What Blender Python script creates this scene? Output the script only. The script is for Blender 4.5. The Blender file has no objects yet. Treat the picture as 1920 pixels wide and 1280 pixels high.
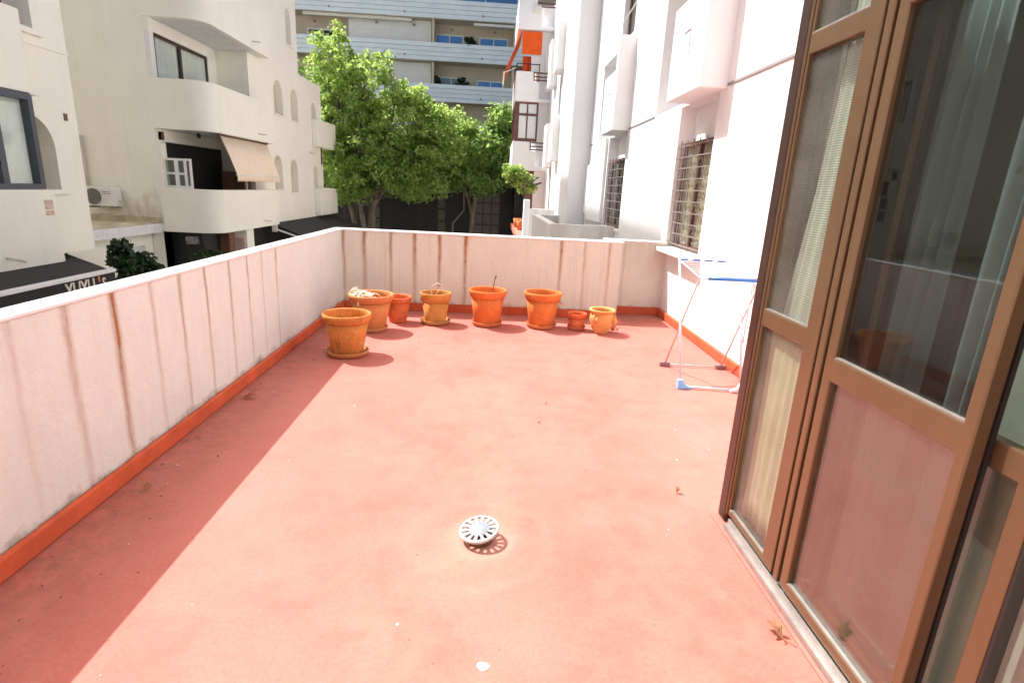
import bpy, math, random
import numpy as np
from mathutils import Vector, Matrix
random.seed(7); rng = np.random.default_rng(11)
R = math.radians
scn = bpy.context.scene
col = scn.collection

# ------------------------------------------------------------------ camera
def make_camera():
    yaw, pitch, roll, fpx = 0.04728915, 0.26691468, 0.0519109, 1037.309
    f = Vector((math.sin(yaw)*math.cos(pitch), math.cos(yaw)*math.cos(pitch), -math.sin(pitch)))
    r = Vector((math.cos(yaw), -math.sin(yaw), 0)); u = r.cross(f)
    c, s = math.cos(roll), math.sin(roll)
    rr, uu = c*r + s*u, -s*r + c*u
    cam = bpy.data.cameras.new('camera'); o = bpy.data.objects.new('camera', cam); col.objects.link(o)
    m = Matrix((( rr.x, uu.x, -f.x, 0), (rr.y, uu.y, -f.y, 0), (rr.z, uu.z, -f.z, 1.6), (0, 0, 0, 1)))
    o.matrix_world = m
    cam.sensor_width = 36; cam.sensor_fit = 'HORIZONTAL'; cam.lens = fpx/1920*36
    cam.clip_start = 0.05; cam.clip_end = 2000
    scn.camera = o
make_camera()

# ------------------------------------------------------------------ light
SUN = Vector((-.625, .40, 1.06)).normalized()          # towards the sun
world = bpy.data.worlds.new('World'); scn.world = world; world.use_nodes = True
nt = world.node_tree; bg = nt.nodes['Background']
sky = nt.nodes.new('ShaderNodeTexSky'); sky.sky_type = 'NISHITA'; sky.sun_disc = False
sky.sun_elevation = math.asin(SUN.z); sky.sun_rotation = math.atan2(SUN.x, SUN.y)
sky.air_density = 0.35; sky.dust_density = 4.5; sky.ozone_density = 0.0
nt.links.new(sky.outputs[0], bg.inputs[0]); bg.inputs[1].default_value = 0.15
sl = bpy.data.lights.new('sun', 'SUN'); sl.energy = 4.5; sl.angle = R(0.5); sl.color = (1, .97, .95)
so = bpy.data.objects.new('sun', sl); col.objects.link(so)
so.location = (-20, 14, 38); so.rotation_euler = SUN.to_track_quat('Z', 'Y').to_euler()
vs = scn.view_settings; vs.view_transform = 'Standard'; vs.look = 'None'; vs.gamma = 1; vs.exposure = 0.84

# ------------------------------------------------------------------ materials
def mat(name, c, rough=.7, var=.0, vscale=3., bump=0., bscale=120., metal=0., spec=.5, c2=None, stretch=None, detail=5.):
    m = bpy.data.materials.new(name); m.use_nodes = True
    n = m.node_tree; b = n.nodes['Principled BSDF']
    b.inputs['Base Color'].default_value = (*c, 1); b.inputs['Roughness'].default_value = rough
    b.inputs['Metallic'].default_value = metal; b.inputs['Specular IOR Level'].default_value = spec
    tc = n.nodes.new('ShaderNodeTexCoord'); src = tc.outputs['Object']
    if stretch:
        mp = n.nodes.new('ShaderNodeMapping'); mp.inputs['Scale'].default_value = stretch
        n.links.new(src, mp.inputs[0]); src = mp.outputs[0]
    if var or c2:
        t = n.nodes.new('ShaderNodeTexNoise'); t.inputs['Scale'].default_value = vscale; t.inputs['Detail'].default_value = detail
        t.inputs['Roughness'].default_value = .65
        n.links.new(src, t.inputs['Vector'])
        r = n.nodes.new('ShaderNodeValToRGB'); n.links.new(t.outputs[0], r.inputs[0])
        a = c2 if c2 else tuple(v*(1-var) for v in c); bb = c if c2 else tuple(min(1, v*(1+var*.6)) for v in c)
        r.color_ramp.elements[0].position = .32; r.color_ramp.elements[0].color = (*a, 1)
        r.color_ramp.elements[1].position = .68; r.color_ramp.elements[1].color = (*bb, 1)
        n.links.new(r.outputs[0], b.inputs['Base Color'])
    if bump:
        t2 = n.nodes.new('ShaderNodeTexNoise'); t2.inputs['Scale'].default_value = bscale; t2.inputs['Detail'].default_value = 4
        n.links.new(tc.outputs['Object'], t2.inputs['Vector'])
        bp = n.nodes.new('ShaderNodeBump'); bp.inputs['Strength'].default_value = bump; bp.inputs['Distance'].default_value = .01
        n.links.new(t2.outputs[0], bp.inputs['Height']); n.links.new(bp.outputs[0], b.inputs['Normal'])
    return m

class NT:
    """tiny wrapper to wire shader nodes"""
    def __init__(s, m): s.m = m; s.n = m.node_tree; s.b = s.n.nodes['Principled BSDF']
    def new(s, t, **k):
        x = s.n.nodes.new(t)
        for a, v in k.items(): setattr(x, a, v)
        return x
    def put(s, sock, v):
        if isinstance(v, bpy.types.NodeSocket): s.n.links.new(v, sock)
        elif v is not None: sock.default_value = v
    def math(s, op, a, b=None, clamp=False):
        x = s.new('ShaderNodeMath', operation=op); x.use_clamp = clamp
        s.put(x.inputs[0], a); s.put(x.inputs[1], b); return x.outputs[0]
    def noise(s, vec, scale, detail=4., rough=.6, dist=0.):
        x = s.new('ShaderNodeTexNoise'); s.put(x.inputs['Vector'], vec)
        x.inputs['Scale'].default_value = scale; x.inputs['Detail'].default_value = detail
        x.inputs['Roughness'].default_value = rough; x.inputs['Distortion'].default_value = dist
        return x.outputs[0]
    def ramp(s, v, stops, interp='LINEAR'):
        x = s.new('ShaderNodeValToRGB'); s.put(x.inputs[0], v); cr = x.color_ramp; cr.interpolation = interp
        while len(cr.elements) < len(stops): cr.elements.new(.5)
        for e, (p, c) in zip(cr.elements, stops):
            e.position = p; e.color = c if len(c) == 4 else (*c, 1)
        return x.outputs[0]
    def mapr(s, v, a, b, c=0., d=1.):
        x = s.new('ShaderNodeMapRange'); s.put(x.inputs[0], v)
        for i, q in enumerate((a, b, c, d)): x.inputs[i+1].default_value = q
        return x.outputs[0]
    def mix(s, f, a, b):
        x = s.new('ShaderNodeMix', data_type='RGBA'); s.put(x.inputs[0], f)
        s.put(x.inputs[6], (*a, 1) if isinstance(a, tuple) and len(a) == 3 else a)
        s.put(x.inputs[7], (*b, 1) if isinstance(b, tuple) and len(b) == 3 else b); return x.outputs[2]
    def coord(s): return s.new('ShaderNodeTexCoord').outputs['Object']
    def xyz(s, v):
        x = s.new('ShaderNodeSeparateXYZ'); s.put(x.inputs[0], v); return x.outputs
    def scale(s, v, sc):
        x = s.new('ShaderNodeMapping'); s.put(x.inputs[0], v); x.inputs['Scale'].default_value = sc; return x.outputs[0]
    def bump(s, h, st=.3, dist=.01):
        x = s.new('ShaderNodeBump'); s.put(x.inputs['Height'], h); x.inputs['Strength'].default_value = st
        x.inputs['Distance'].default_value = dist; s.n.links.new(x.outputs[0], s.b.inputs['Normal'])

def floor_material():
    m = mat('terrace_paint', (.5, .12, .08), .75); t = NT(m); v = t.coord(); X, Y, Z = t.xyz(v)
    big = t.noise(v, .9, 6, .65); mid = t.noise(v, 5, 6, .7, .4); fine = t.noise(v, 60, 4, .7)
    c = t.mix(t.ramp(big, [(.35, (0, 0, 0)), (.7, (1, 1, 1))]), (.43, .112, .084), (.52, .175, .142))
    c = t.mix(t.ramp(mid, [(.3, (.0, .0, .0)), (.75, (.55, .55, .55))]), c, (.58, .225, .18))
    c = t.mix(t.ramp(fine, [(.35, (.35, .35, .35)), (.6, (0, 0, 0))]), c, (.36, .085, .055))
    # worn, greyed patch by the drain and a pale walked strip beyond it
    def blob(cx, cy, rx, ry):
        a = t.math('POWER', t.math('DIVIDE', t.math('SUBTRACT', X, cx), rx), 2.)
        b = t.math('POWER', t.math('DIVIDE', t.math('SUBTRACT', Y, cy), ry), 2.)
        return t.math('SUBTRACT', 1., t.math('ADD', a, b), True)
    w = t.math('ADD', t.math('ADD', blob(-.2, 1.75, .5, .5), blob(0, 2.3, .35, .35)), blob(.05, 3.3, .35, 1.6))
    w = t.math('MULTIPLY', w, t.ramp(t.noise(v, 3.2, 9, .72, .15), [(.46, (0, 0, 0)), (.60, (1, 1, 1))]))
    c = t.mix(t.math('MULTIPLY', w, .45), c, (.40, .21, .145))
    # dirt gathered along the parapets
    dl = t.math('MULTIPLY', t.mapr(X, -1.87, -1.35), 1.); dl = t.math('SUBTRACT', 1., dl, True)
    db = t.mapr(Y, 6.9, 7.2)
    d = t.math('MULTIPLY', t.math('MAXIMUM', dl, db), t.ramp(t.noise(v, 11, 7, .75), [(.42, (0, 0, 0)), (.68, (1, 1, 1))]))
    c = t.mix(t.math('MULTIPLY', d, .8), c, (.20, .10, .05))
    # small dark and pale specks
    vo = t.new('ShaderNodeTexVoronoi'); t.put(vo.inputs['Vector'], v); vo.inputs['Scale'].default_value = 9.5
    sp = t.math('LESS_THAN', vo.outputs['Distance'], .045)
    sp = t.math('MULTIPLY', sp, t.math('GREATER_THAN', t.noise(v, 3.1, 2), .47))
    c = t.mix(t.math('MULTIPLY', sp, .8), c, (.20, .06, .035))
    vo2 = t.new('ShaderNodeTexVoronoi'); t.put(vo2.inputs['Vector'], v); vo2.inputs['Scale'].default_value = 5.3
    sp2 = t.math('LESS_THAN', vo2.outputs['Distance'], .032)
    sp2 = t.math('MULTIPLY', sp2, t.math('GREATER_THAN', t.noise(v, 2.3, 2), .55))
    c = t.mix(sp2, c, (.75, .66, .6))
    # faint scratches
    sc = t.ramp(t.noise(t.scale(v, (3, 22, 1)), 2.2, 6, .8, 1.5), [(.49, (0, 0, 0)), (.5, (1, 1, 1)), (.51, (0, 0, 0))])
    c = t.mix(t.math('MULTIPLY', sc, .18), c, (.34, .08, .05))
    # ghost of the tile joints under the paint
    def joint(co, p, off):
        q = t.math('ABSOLUTE', t.math('SUBTRACT', t.math('FRACT', t.math('DIVIDE', t.math('ADD', co, off), p)), .5))
        return t.math('GREATER_THAN', q, .4955)
    j = t.math('MAXIMUM', joint(X, .41, 10.13), joint(Y, .41, 10.07))
    jm = t.math('MULTIPLY', j, t.ramp(t.noise(v, 2.2, 3), [(.45, (0, 0, 0)), (.65, (.28, .28, .28))]))
    c = t.mix(jm, c, (.34, .09, .06))
    # pale dried puddle edge round the drain, water marks and old rubbed-out stains
    rd = t.math('SQRT', t.math('ADD', t.math('POWER', X, 2.), t.math('POWER', t.math('SUBTRACT', Y, 2.28), 2.)))
    rd = t.math('ADD', rd, t.math('MULTIPLY', t.math('SUBTRACT', t.noise(v, 6, 5, .7), .5), .22))
    c = t.mix(t.ramp(rd, [(.0, (.35,)*3), (.13, (.30,)*3), (.19, (.02,)*3), (.28, (.0,)*3), (.335, (.10,)*3), (.38, (0,)*3)]), c, (.50, .34, .26))
    wm = t.ramp(t.noise(v, 1.7, 8, .62, .3), [(.50, (0,)*3), (.56, (.5,)*3), (.62, (.2,)*3), (.75, (0,)*3)])
    c = t.mix(t.math('MULTIPLY', wm, .22), c, (.55, .27, .21))
    dk = t.ramp(t.noise(v, 2.6, 8, .7, .2), [(.60, (0,)*3), (.74, (.5,)*3)])
    c = t.mix(dk, c, (.33, .10, .065))
    pk = t.ramp(t.noise(v, 26, 3, .6), [(.70, (0,)*3), (.76, (.6,)*3)])
    c = t.mix(t.math('MULTIPLY', pk, t.ramp(big, [(.45, (0,)*3), (.6, (1,)*3)])), c, (.30, .09, .055))
    bd = t.math('GREATER_THAN', t.math('ADD', blob(.03, 1.56, .03, .024), t.math('MULTIPLY', t.noise(v, 45, 4, .7), 1.3)), 1.12)
    bd = t.math('MULTIPLY', bd, t.math('GREATER_THAN', blob(.03, 1.56, .03, .024), 0.))
    c = t.mix(bd, c, (.74, .72, .68))
    t.put(t.b.inputs['Base Color'], c)
    t.put(t.b.inputs['Roughness'], t.mapr(mid, .3, .7, .6, .85)); t.b.inputs['Specular IOR Level'].default_value = .35
    h = t.math('ADD', t.math('MULTIPLY', fine, .5), t.math('ADD', t.math('MULTIPLY', mid, 1.2), t.math('MULTIPLY', j, -.06)))
    t.bump(h, .25, .008)
    return m

def streaked_wall(name, axis, lo, hi, streaks, base, top, grime=.1):
    """painted wall with rust-brown runs below the cap; streaks = [(position, half width, strength)]"""
    m = mat(name, base, .9); t = NT(m); v = t.coord(); P = t.xyz(v); A, Z = P[axis], P[2]
    wob = t.math('MULTIPLY', t.math('SUBTRACT', t.noise(t.scale(v, (1, 1, .6)), 4.5, 4, .6), .5), .045)
    u = t.mapr(t.math('ADD', A, wob), lo, hi)
    L = hi - lo; stops = []
    for p, w, s in streaks:
        q = (p-lo)/L; d = w/L
        stops += [(q-d, (0, 0, 0)), (q, (s, s, s)), (q+d, (0, 0, 0))]
    s = t.ramp(u, stops)
    fade = t.ramp(t.mapr(Z, 0.0, top), [(0., (.45,)*3), (.5, (.6,)*3), (.9, (1,)*3), (1., (1,)*3)])
    s = t.math('MULTIPLY', t.math('MULTIPLY', s, fade), t.ramp(t.noise(t.scale(v, (9, 9, 2.)), 6, 5, .7), [(.3, (.45,)*3), (.6, (1,)*3)]))
    n1 = t.noise(v, 2.2, 6, .7); n2 = t.noise(v, 90, 3, .7)
    c = t.mix(t.ramp(n1, [(.3, (0,)*3), (.7, (1,)*3)]), tuple(x*.9 for x in base), base)
    c = t.mix(t.ramp(n2, [(.28, (.5,)*3), (.42, (0,)*3)]), c, tuple(x*.72 for x in base))
    c = t.mix(t.math('MULTIPLY', s, 1.5, True), c, (.34, .155, .06))
    # soft grime runs from the top edge and mould creeping up from the skirting
    g = t.math('MULTIPLY', t.ramp(t.noise(t.scale(v, (7, 7, .35)), 3.2, 5, .75), [(.5, (0,)*3), (.75, (1,)*3)]), grime)
    c = t.mix(g, c, (.42, .30, .20))
    mo = t.math('SUBTRACT', t.mapr(t.noise(v, 7, 6, .75), .35, .75), t.mapr(Z, .1, .2, 0., 1.), True)
    c = t.mix(t.math('MULTIPLY', mo, 1.), c, (.20, .16, .09))
    t.put(t.b.inputs['Base Color'], c); t.b.inputs['Specular IOR Level'].default_value = .2
    t.bump(t.math('ADD', t.noise(v, 140, 4, .7), t.math('MULTIPLY', t.noise(v, 30, 4), 1.2)), .7, .008)
    return m

def glass_mat(name, tint=(.85, .9, .9), base=.05, rough=0., ribs=False, dust=.04, dustc=(.7, .68, .62)):
    """thin pane: see-through with a mirror reflection that grows towards grazing angles, plus a film of dust"""
    m = bpy.data.materials.new(name); m.use_nodes = True; n = m.node_tree; n.nodes.remove(n.nodes['Principled BSDF'])
    out = n.nodes['Material Output']
    tr = n.nodes.new('ShaderNodeBsdfTransparent'); tr.inputs[0].default_value = (*tint, 1)
    gl = n.nodes.new('ShaderNodeBsdfGlossy'); gl.inputs['Roughness'].default_value = rough
    df = n.nodes.new('ShaderNodeBsdfDiffuse'); df.inputs[0].default_value = (*dustc, 1)
    lw = n.nodes.new('ShaderNodeLayerWeight'); lw.inputs[0].default_value = .5
    pw = n.nodes.new('ShaderNodeMath'); pw.operation = 'POWER'; n.links.new(lw.outputs['Facing'], pw.inputs[0]); pw.inputs[1].default_value = 5
    ma = n.nodes.new('ShaderNodeMath'); ma.operation = 'MULTIPLY_ADD'; n.links.new(pw.outputs[0], ma.inputs[0]); ma.inputs[1].default_value = .95; ma.inputs[2].default_value = base
    mx = n.nodes.new('ShaderNodeMixShader'); n.links.new(ma.outputs[0], mx.inputs[0]); n.links.new(tr.outputs[0], mx.inputs[1]); n.links.new(gl.outputs[0], mx.inputs[2])
    tc = n.nodes.new('ShaderNodeTexCoord')
    no = n.nodes.new('ShaderNodeTexNoise'); no.inputs['Scale'].default_value = 3; no.inputs['Detail'].default_value = 8; no.inputs['Roughness'].default_value = .75
    n.links.new(tc.outputs['Object'], no.inputs[0])
    dm = n.nodes.new('ShaderNodeMapRange'); n.links.new(no.outputs[0], dm.inputs[0]); dm.inputs[1].default_value = .3; dm.inputs[2].default_value = .8; dm.inputs[3].default_value = dust*.3; dm.inputs[4].default_value = dust*1.8
    mx2 = n.nodes.new('ShaderNodeMixShader'); n.links.new(dm.outputs[0], mx2.inputs[0]); n.links.new(mx.outputs[0], mx2.inputs[1]); n.links.new(df.outputs[0], mx2.inputs[2])
    if ribs:
        wv = n.nodes.new('ShaderNodeTexWave'); wv.bands_direction = 'Z'; wv.inputs['Scale'].default_value = 34
        n.links.new(tc.outputs['Object'], wv.inputs[0])
        bp = n.nodes.new('ShaderNodeBump'); bp.inputs['Strength'].default_value = .15; bp.inputs['Distance'].default_value = .003
        n.links.new(wv.outputs[1], bp.inputs['Height']); n.links.new(bp.outputs[0], gl.inputs['Normal'])
        cr = n.nodes.new('ShaderNodeValToRGB'); n.links.new(wv.outputs[1], cr.inputs[0])
        cr.color_ramp.elements[0].color = (.66, .69, .62, 1); cr.color_ramp.elements[1].color = (*tint, 1)
        n.links.new(cr.outputs[0], tr.inputs[0])
    n.links.new(mx2.outputs[0], out.inputs[0])
    return m

def leaf_mat(name, c1, c2, trans):
    m = bpy.data.materials.new(name); m.use_nodes = True; n = m.node_tree; b = n.nodes['Principled BSDF']; out = n.nodes['Material Output']
    tc = n.nodes.new('ShaderNodeTexCoord'); t = n.nodes.new('ShaderNodeTexNoise'); t.inputs['Scale'].default_value = 4.5; t.inputs['Detail'].default_value = 6
    t.inputs['Roughness'].default_value = .8
    n.links.new(tc.outputs['Object'], t.inputs[0])
    r = n.nodes.new('ShaderNodeValToRGB'); n.links.new(t.outputs[0], r.inputs[0])
    r.color_ramp.elements[0].position = .35; r.color_ramp.elements[0].color = (*c1, 1); r.color_ramp.elements[1].position = .68; r.color_ramp.elements[1].color = (*c2, 1)
    n.links.new(r.outputs[0], b.inputs['Base Color']); b.inputs['Roughness'].default_value = .45
    tl = n.nodes.new('ShaderNodeBsdfTranslucent'); hs = n.nodes.new('ShaderNodeHueSaturation'); hs.inputs['Value'].default_value = 1.7; hs.inputs['Hue'].default_value = .49; n.links.new(r.outputs[0], hs.inputs['Color']); n.links.new(hs.outputs[0], tl.inputs[0])
    mx = n.nodes.new('ShaderNodeMixShader'); mx.inputs[0].default_value = trans
    n.links.new(b.outputs[0], mx.inputs[1]); n.links.new(tl.outputs[0], mx.inputs[2]); n.links.new(mx.outputs[0], out.inputs[0])
    return m

M = {}
M['floor'] = floor_material()
M['skirt'] = mat('skirting_paint', (.56, .10, .035), .7, .22, 6, .2, 80)
M['cap'] = mat('cap_white', (.78, .78, .77), .6, .12, 5, .15, 60)
M['white'] = mat('white_stucco', (.86, .86, .86), .9, .035, 1.6, .45, 130, spec=.2)
M['whitegrey'] = mat('weathered_white', (.82, .81, .78), .9, c2=(.60, .56, .50), vscale=2.2, bump=.4, bscale=90, stretch=(1.5, 1.5, .4))
M['cream'] = mat('cream_render', (.92, .895, .765), .92, .05, 1.1, .35, 60, spec=.15)
def cream_material():
    base = (.93, .91, .80); m = mat('cream_render', base, .92); t = NT(m); v = t.coord(); X, Y, Z = t.xyz(v)
    c = t.mix(t.ramp(t.noise(v, .9, 6, .65), [(.3, (0,)*3), (.7, (1,)*3)]), tuple(x*.94 for x in base), base)
    run = t.ramp(t.noise(t.scale(v, (3.2, 3.2, .22)), 1.6, 6, .75), [(.52, (0,)*3), (.78, (1,)*3)])
    c = t.mix(t.math('MULTIPLY', run, .16), c, (.50, .43, .30))
    blot = t.ramp(t.noise(v, 3.5, 7, .75), [(.60, (0,)*3), (.76, (1,)*3)])
    c = t.mix(t.math('MULTIPLY', blot, .12), c, (.58, .52, .40))
    # splash-back grime where the annex roof meets the wall
    g = t.math('SUBTRACT', t.mapr(t.noise(t.scale(v, (1, 1, .6)), 2.4, 6, .7), .25, .75, 0., 1.3), t.mapr(Z, .2, 1.5, 0., 1.15), True)
    g = t.math('MULTIPLY', g, t.math('MULTIPLY', t.math('LESS_THAN', X, -9.36), t.math('GREATER_THAN', Z, .15)))
    g = t.math('MULTIPLY', g, t.math('MULTIPLY', t.math('GREATER_THAN', Y, 16.4), t.math('LESS_THAN', Y, 16.6)))
    c = t.mix(t.math('MULTIPLY', g, .75), c, (.36, .27, .15))
    t.put(t.b.inputs['Base Color'], c); t.b.inputs['Specular IOR Level'].default_value = .15
    t.bump(t.math('ADD', t.noise(v, 60, 4, .6), t.math('MULTIPLY', t.noise(v, 9, 3), .8)), .4, .01)
    return m
M['cream'] = cream_material()
M['creamdirty'] = mat('cream_render_dirty', (.70, .63, .46), .92, c2=(.36, .28, .17), vscale=1.7, bump=.35, bscale=60, stretch=(1, 1, .5))
M['stone'] = mat('pale_sill', (.78, .74, .66), .7, .1, 8, .2)
M['bronze'] = mat('bronze_aluminium', (.155, .095, .05), .28, .10, 5, .05, 300, metal=.45, stretch=(1, 1, .1))
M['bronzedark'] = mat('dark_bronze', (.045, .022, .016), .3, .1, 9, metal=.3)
M['alu'] = mat('aluminium', (.40, .385, .36), .4, .2, 14, metal=.6)
M['nearblack'] = mat('near_black', (.012, .011, .011), .5)
M['glass'] = glass_mat('door_glass', (.78, .82, .81), .035, 0, dust=.004)
M['glasslow'] = glass_mat('bright_door_glass', (.74, .78, .77), .15, 0, dust=.02, dustc=(.85, .74, .52))  # warm film and extra mirror paint the sunlit floor's reflection into the pane
M['ribglass'] = glass_mat('reeded_glass', (.93, .95, .90), .04, .06, ribs=True, dust=.05)
M['clearglass'] = glass_mat('clear_glass', (.92, .94, .92), .04, 0, dust=.01)
M['winglass'] = glass_mat('window_glass', (.62, .70, .70), .12, 0, dust=.015)
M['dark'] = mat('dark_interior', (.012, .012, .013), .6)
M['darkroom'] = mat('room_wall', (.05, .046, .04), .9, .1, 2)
M['curtain'] = mat('sheer_curtain', (.84, .87, .86), .95, .06, 8, spec=.1)
M['curtainbeige'] = mat('beige_curtain', (.66, .57, .43), .95, .1, 9, spec=.1)
M['brownwood'] = mat('brown_timber', (.16, .075, .04), .5, .3, 7, .2, 60, stretch=(1, 1, .15))
M['redpaint'] = mat('window_red_brown', (.13, .05, .035), .5, .2, 9)
M['iron'] = mat('grille_iron', (.30, .27, .25), .5, .3, 20, metal=.3)
M['black'] = mat('black_fabric', (.018, .016, .018), .8, .2, 3)
M['blackpaint_shade'] = mat('black_paint_shade', (.010, .010, .011), .5, .3, 2)  # black paint on the shops; on the pavilion it paints deep shade
M['charcoal'] = mat('charcoal_awning', (.030, .028, .030), .8, .15, 2)
M['lettering'] = mat('lettering_cream', (.72, .66, .56), .7, .1, 9)
M['letterorange'] = mat('lettering_orange', (.7, .22, .08), .7)
M['pvc'] = mat('white_pvc', (.80, .80, .79), .4, .05, 6)
M['bluegrey'] = mat('bluegrey_frame', (.055, .065, .09), .4, .1, 6)
M['pipe'] = mat('drain_pipe', (.66, .60, .48), .6, .12, 6)
M['peach'] = mat('peach_canvas', (.94, .84, .70), .9, c2=(.84, .62, .43), vscale=5, stretch=(.3, 9, .3), bump=.15, bscale=40)
M['orange'] = mat('orange_canvas', (.80, .10, .006), .8, .12, 5)
M['siding'] = mat('pale_blue_siding', (.76, .86, .89), .55, .06, 1.3)
M['beige'] = mat('beige_render', (.60, .53, .42), .9, .08, .8)
M['shutter'] = mat('roller_shutter', (.76, .78, .77), .6, .05, 4)
M['blueglass'] = mat('sky_reflecting_glass', (.10, .30, .58), .08, .25, .7, spec=1.0, metal=.35)  # blue of the reflected sky painted into the base colour
M['asphalt'] = mat('asphalt', (.055, .055, .056), .9, .25, 1.2, .3, 40)
M['paving'] = mat('street_paving', (.60, .56, .49), .85, .15, 2.5, .2, 30)
M['bark'] = mat('bark', (.17, .145, .11), .9, .5, 6, .6, 20, stretch=(1, 1, .3))
M['leafA'] = leaf_mat('plane_leaf', (.13, .22, .04), (.36, .48, .15), .6)
M['leafB'] = leaf_mat('far_leaf', (.11, .20, .04), (.30, .42, .13), .6)
M['leafC'] = leaf_mat('bush_leaf', (.012, .035, .010), (.03, .07, .018), .2)
M['drysprig'] = mat('dry_stem', (.74, .64, .50), .9, .3, 20)
M['drydark'] = mat('dry_brown_stem', (.22, .11, .06), .9, .3, 20)
M['dryleaf'] = mat('dry_leaf', (.50, .26, .15), .8, .4, 25)
M['soil'] = mat('dry_soil', (.30, .15, .075), .95, .4, 30, .8, 60)
M['rackwhite'] = mat('rack_white', (.56, .56, .60), .35)
M['rackblue'] = mat('rack_blue', (.03, .16, .50), .35)
M['rackpale'] = mat('rack_pale_blue', (.20, .48, .82), .35)
M['rackpurple'] = mat('rack_plum', (.22, .13, .15), .5)
M['rackrust'] = mat('rack_rust', (.56, .42, .40), .5)
M['drainwhite'] = mat('drain_white', (.46, .455, .44), .45, .06, 30)
M['drainmetal'] = mat('drain_disc', (.24, .27, .31), .4, .1, 30)
M['plainred'] = mat('far_terrace_paint', (.58, .18, .12), .8, .1, 2)
M['print'] = mat('faded_print', (.75, .66, .6), .8, c2=(.55, .25, .18), vscale=18)
M['dimpane'] = mat('dim_blind', (.13, .12, .10), .8, .3, 3)
M['bracketgrey'] = mat('bracket_grey', (.42, .40, .40), .6)
def sheer_mat():
    m = mat('sheer_voile', (.80, .86, .88), .95, .06, 8, spec=.1); n = m.node_tree
    tr = n.nodes.new('ShaderNodeBsdfTransparent'); mx = n.nodes.new('ShaderNodeMixShader'); mx.inputs[0].default_value = .5
    n.links.new(tr.outputs[0], mx.inputs[1]); n.links.new(n.nodes['Principled BSDF'].outputs[0], mx.inputs[2]); n.links.new(mx.outputs[0], n.nodes['Material Output'].inputs[0])
    return m
M['sheer'] = sheer_mat()
M['sunlitcurtain'] = mat('sunlit_curtain', (.62, .57, .46), .95, .12, 6, spec=.1)
M['draincollar'] = mat('drain_collar', (.16, .09, .06), .8, .3, 30)
M['fan'] = mat('fan_grille', (.16, .15, .14), .6)

def terracotta(name, base, streak, amount, seed):
    m = mat(name, base, .85); t = NT(m); v = t.coord(); P = t.xyz(v)
    off = t.new('ShaderNodeMapping'); t.put(off.inputs[0], v); off.inputs['Location'].default_value = (seed*3.1, seed*1.7, seed); vv = off.outputs[0]
    n1 = t.noise(vv, 5, 6, .7); n2 = t.noise(t.scale(vv, (9, 9, 1.2)), 3, 5, .7); n3 = t.noise(vv, 45, 4, .7)
    c = t.mix(t.ramp(n1, [(.32, (0,)*3), (.68, (1,)*3)]), tuple(x*.82 for x in base), tuple(min(1, x*1.12) for x in base))
    c = t.mix(t.math('MULTIPLY', t.ramp(n2, [(.5, (0,)*3), (.72, (1,)*3)]), amount), c, streak)
    c = t.mix(t.math('MULTIPLY', t.ramp(n3, [(.58, (0,)*3), (.72, (1,)*3)]), .25), c, (.66, .46, .33))
    bl = t.ramp(t.noise(vv, 8, 6, .75, .4), [(.54, (0,)*3), (.70, (1,)*3)])
    c = t.mix(t.math('MULTIPLY', bl, .32), c, (.72, .56, .42))
    t.put(t.b.inputs['Base Color'], c); t.b.inputs['Specular IOR Level'].default_value = .25
    t.bump(t.math('ADD', n3, t.math('MULTIPLY', n1, .8)), .3, .005)
    return m

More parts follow.
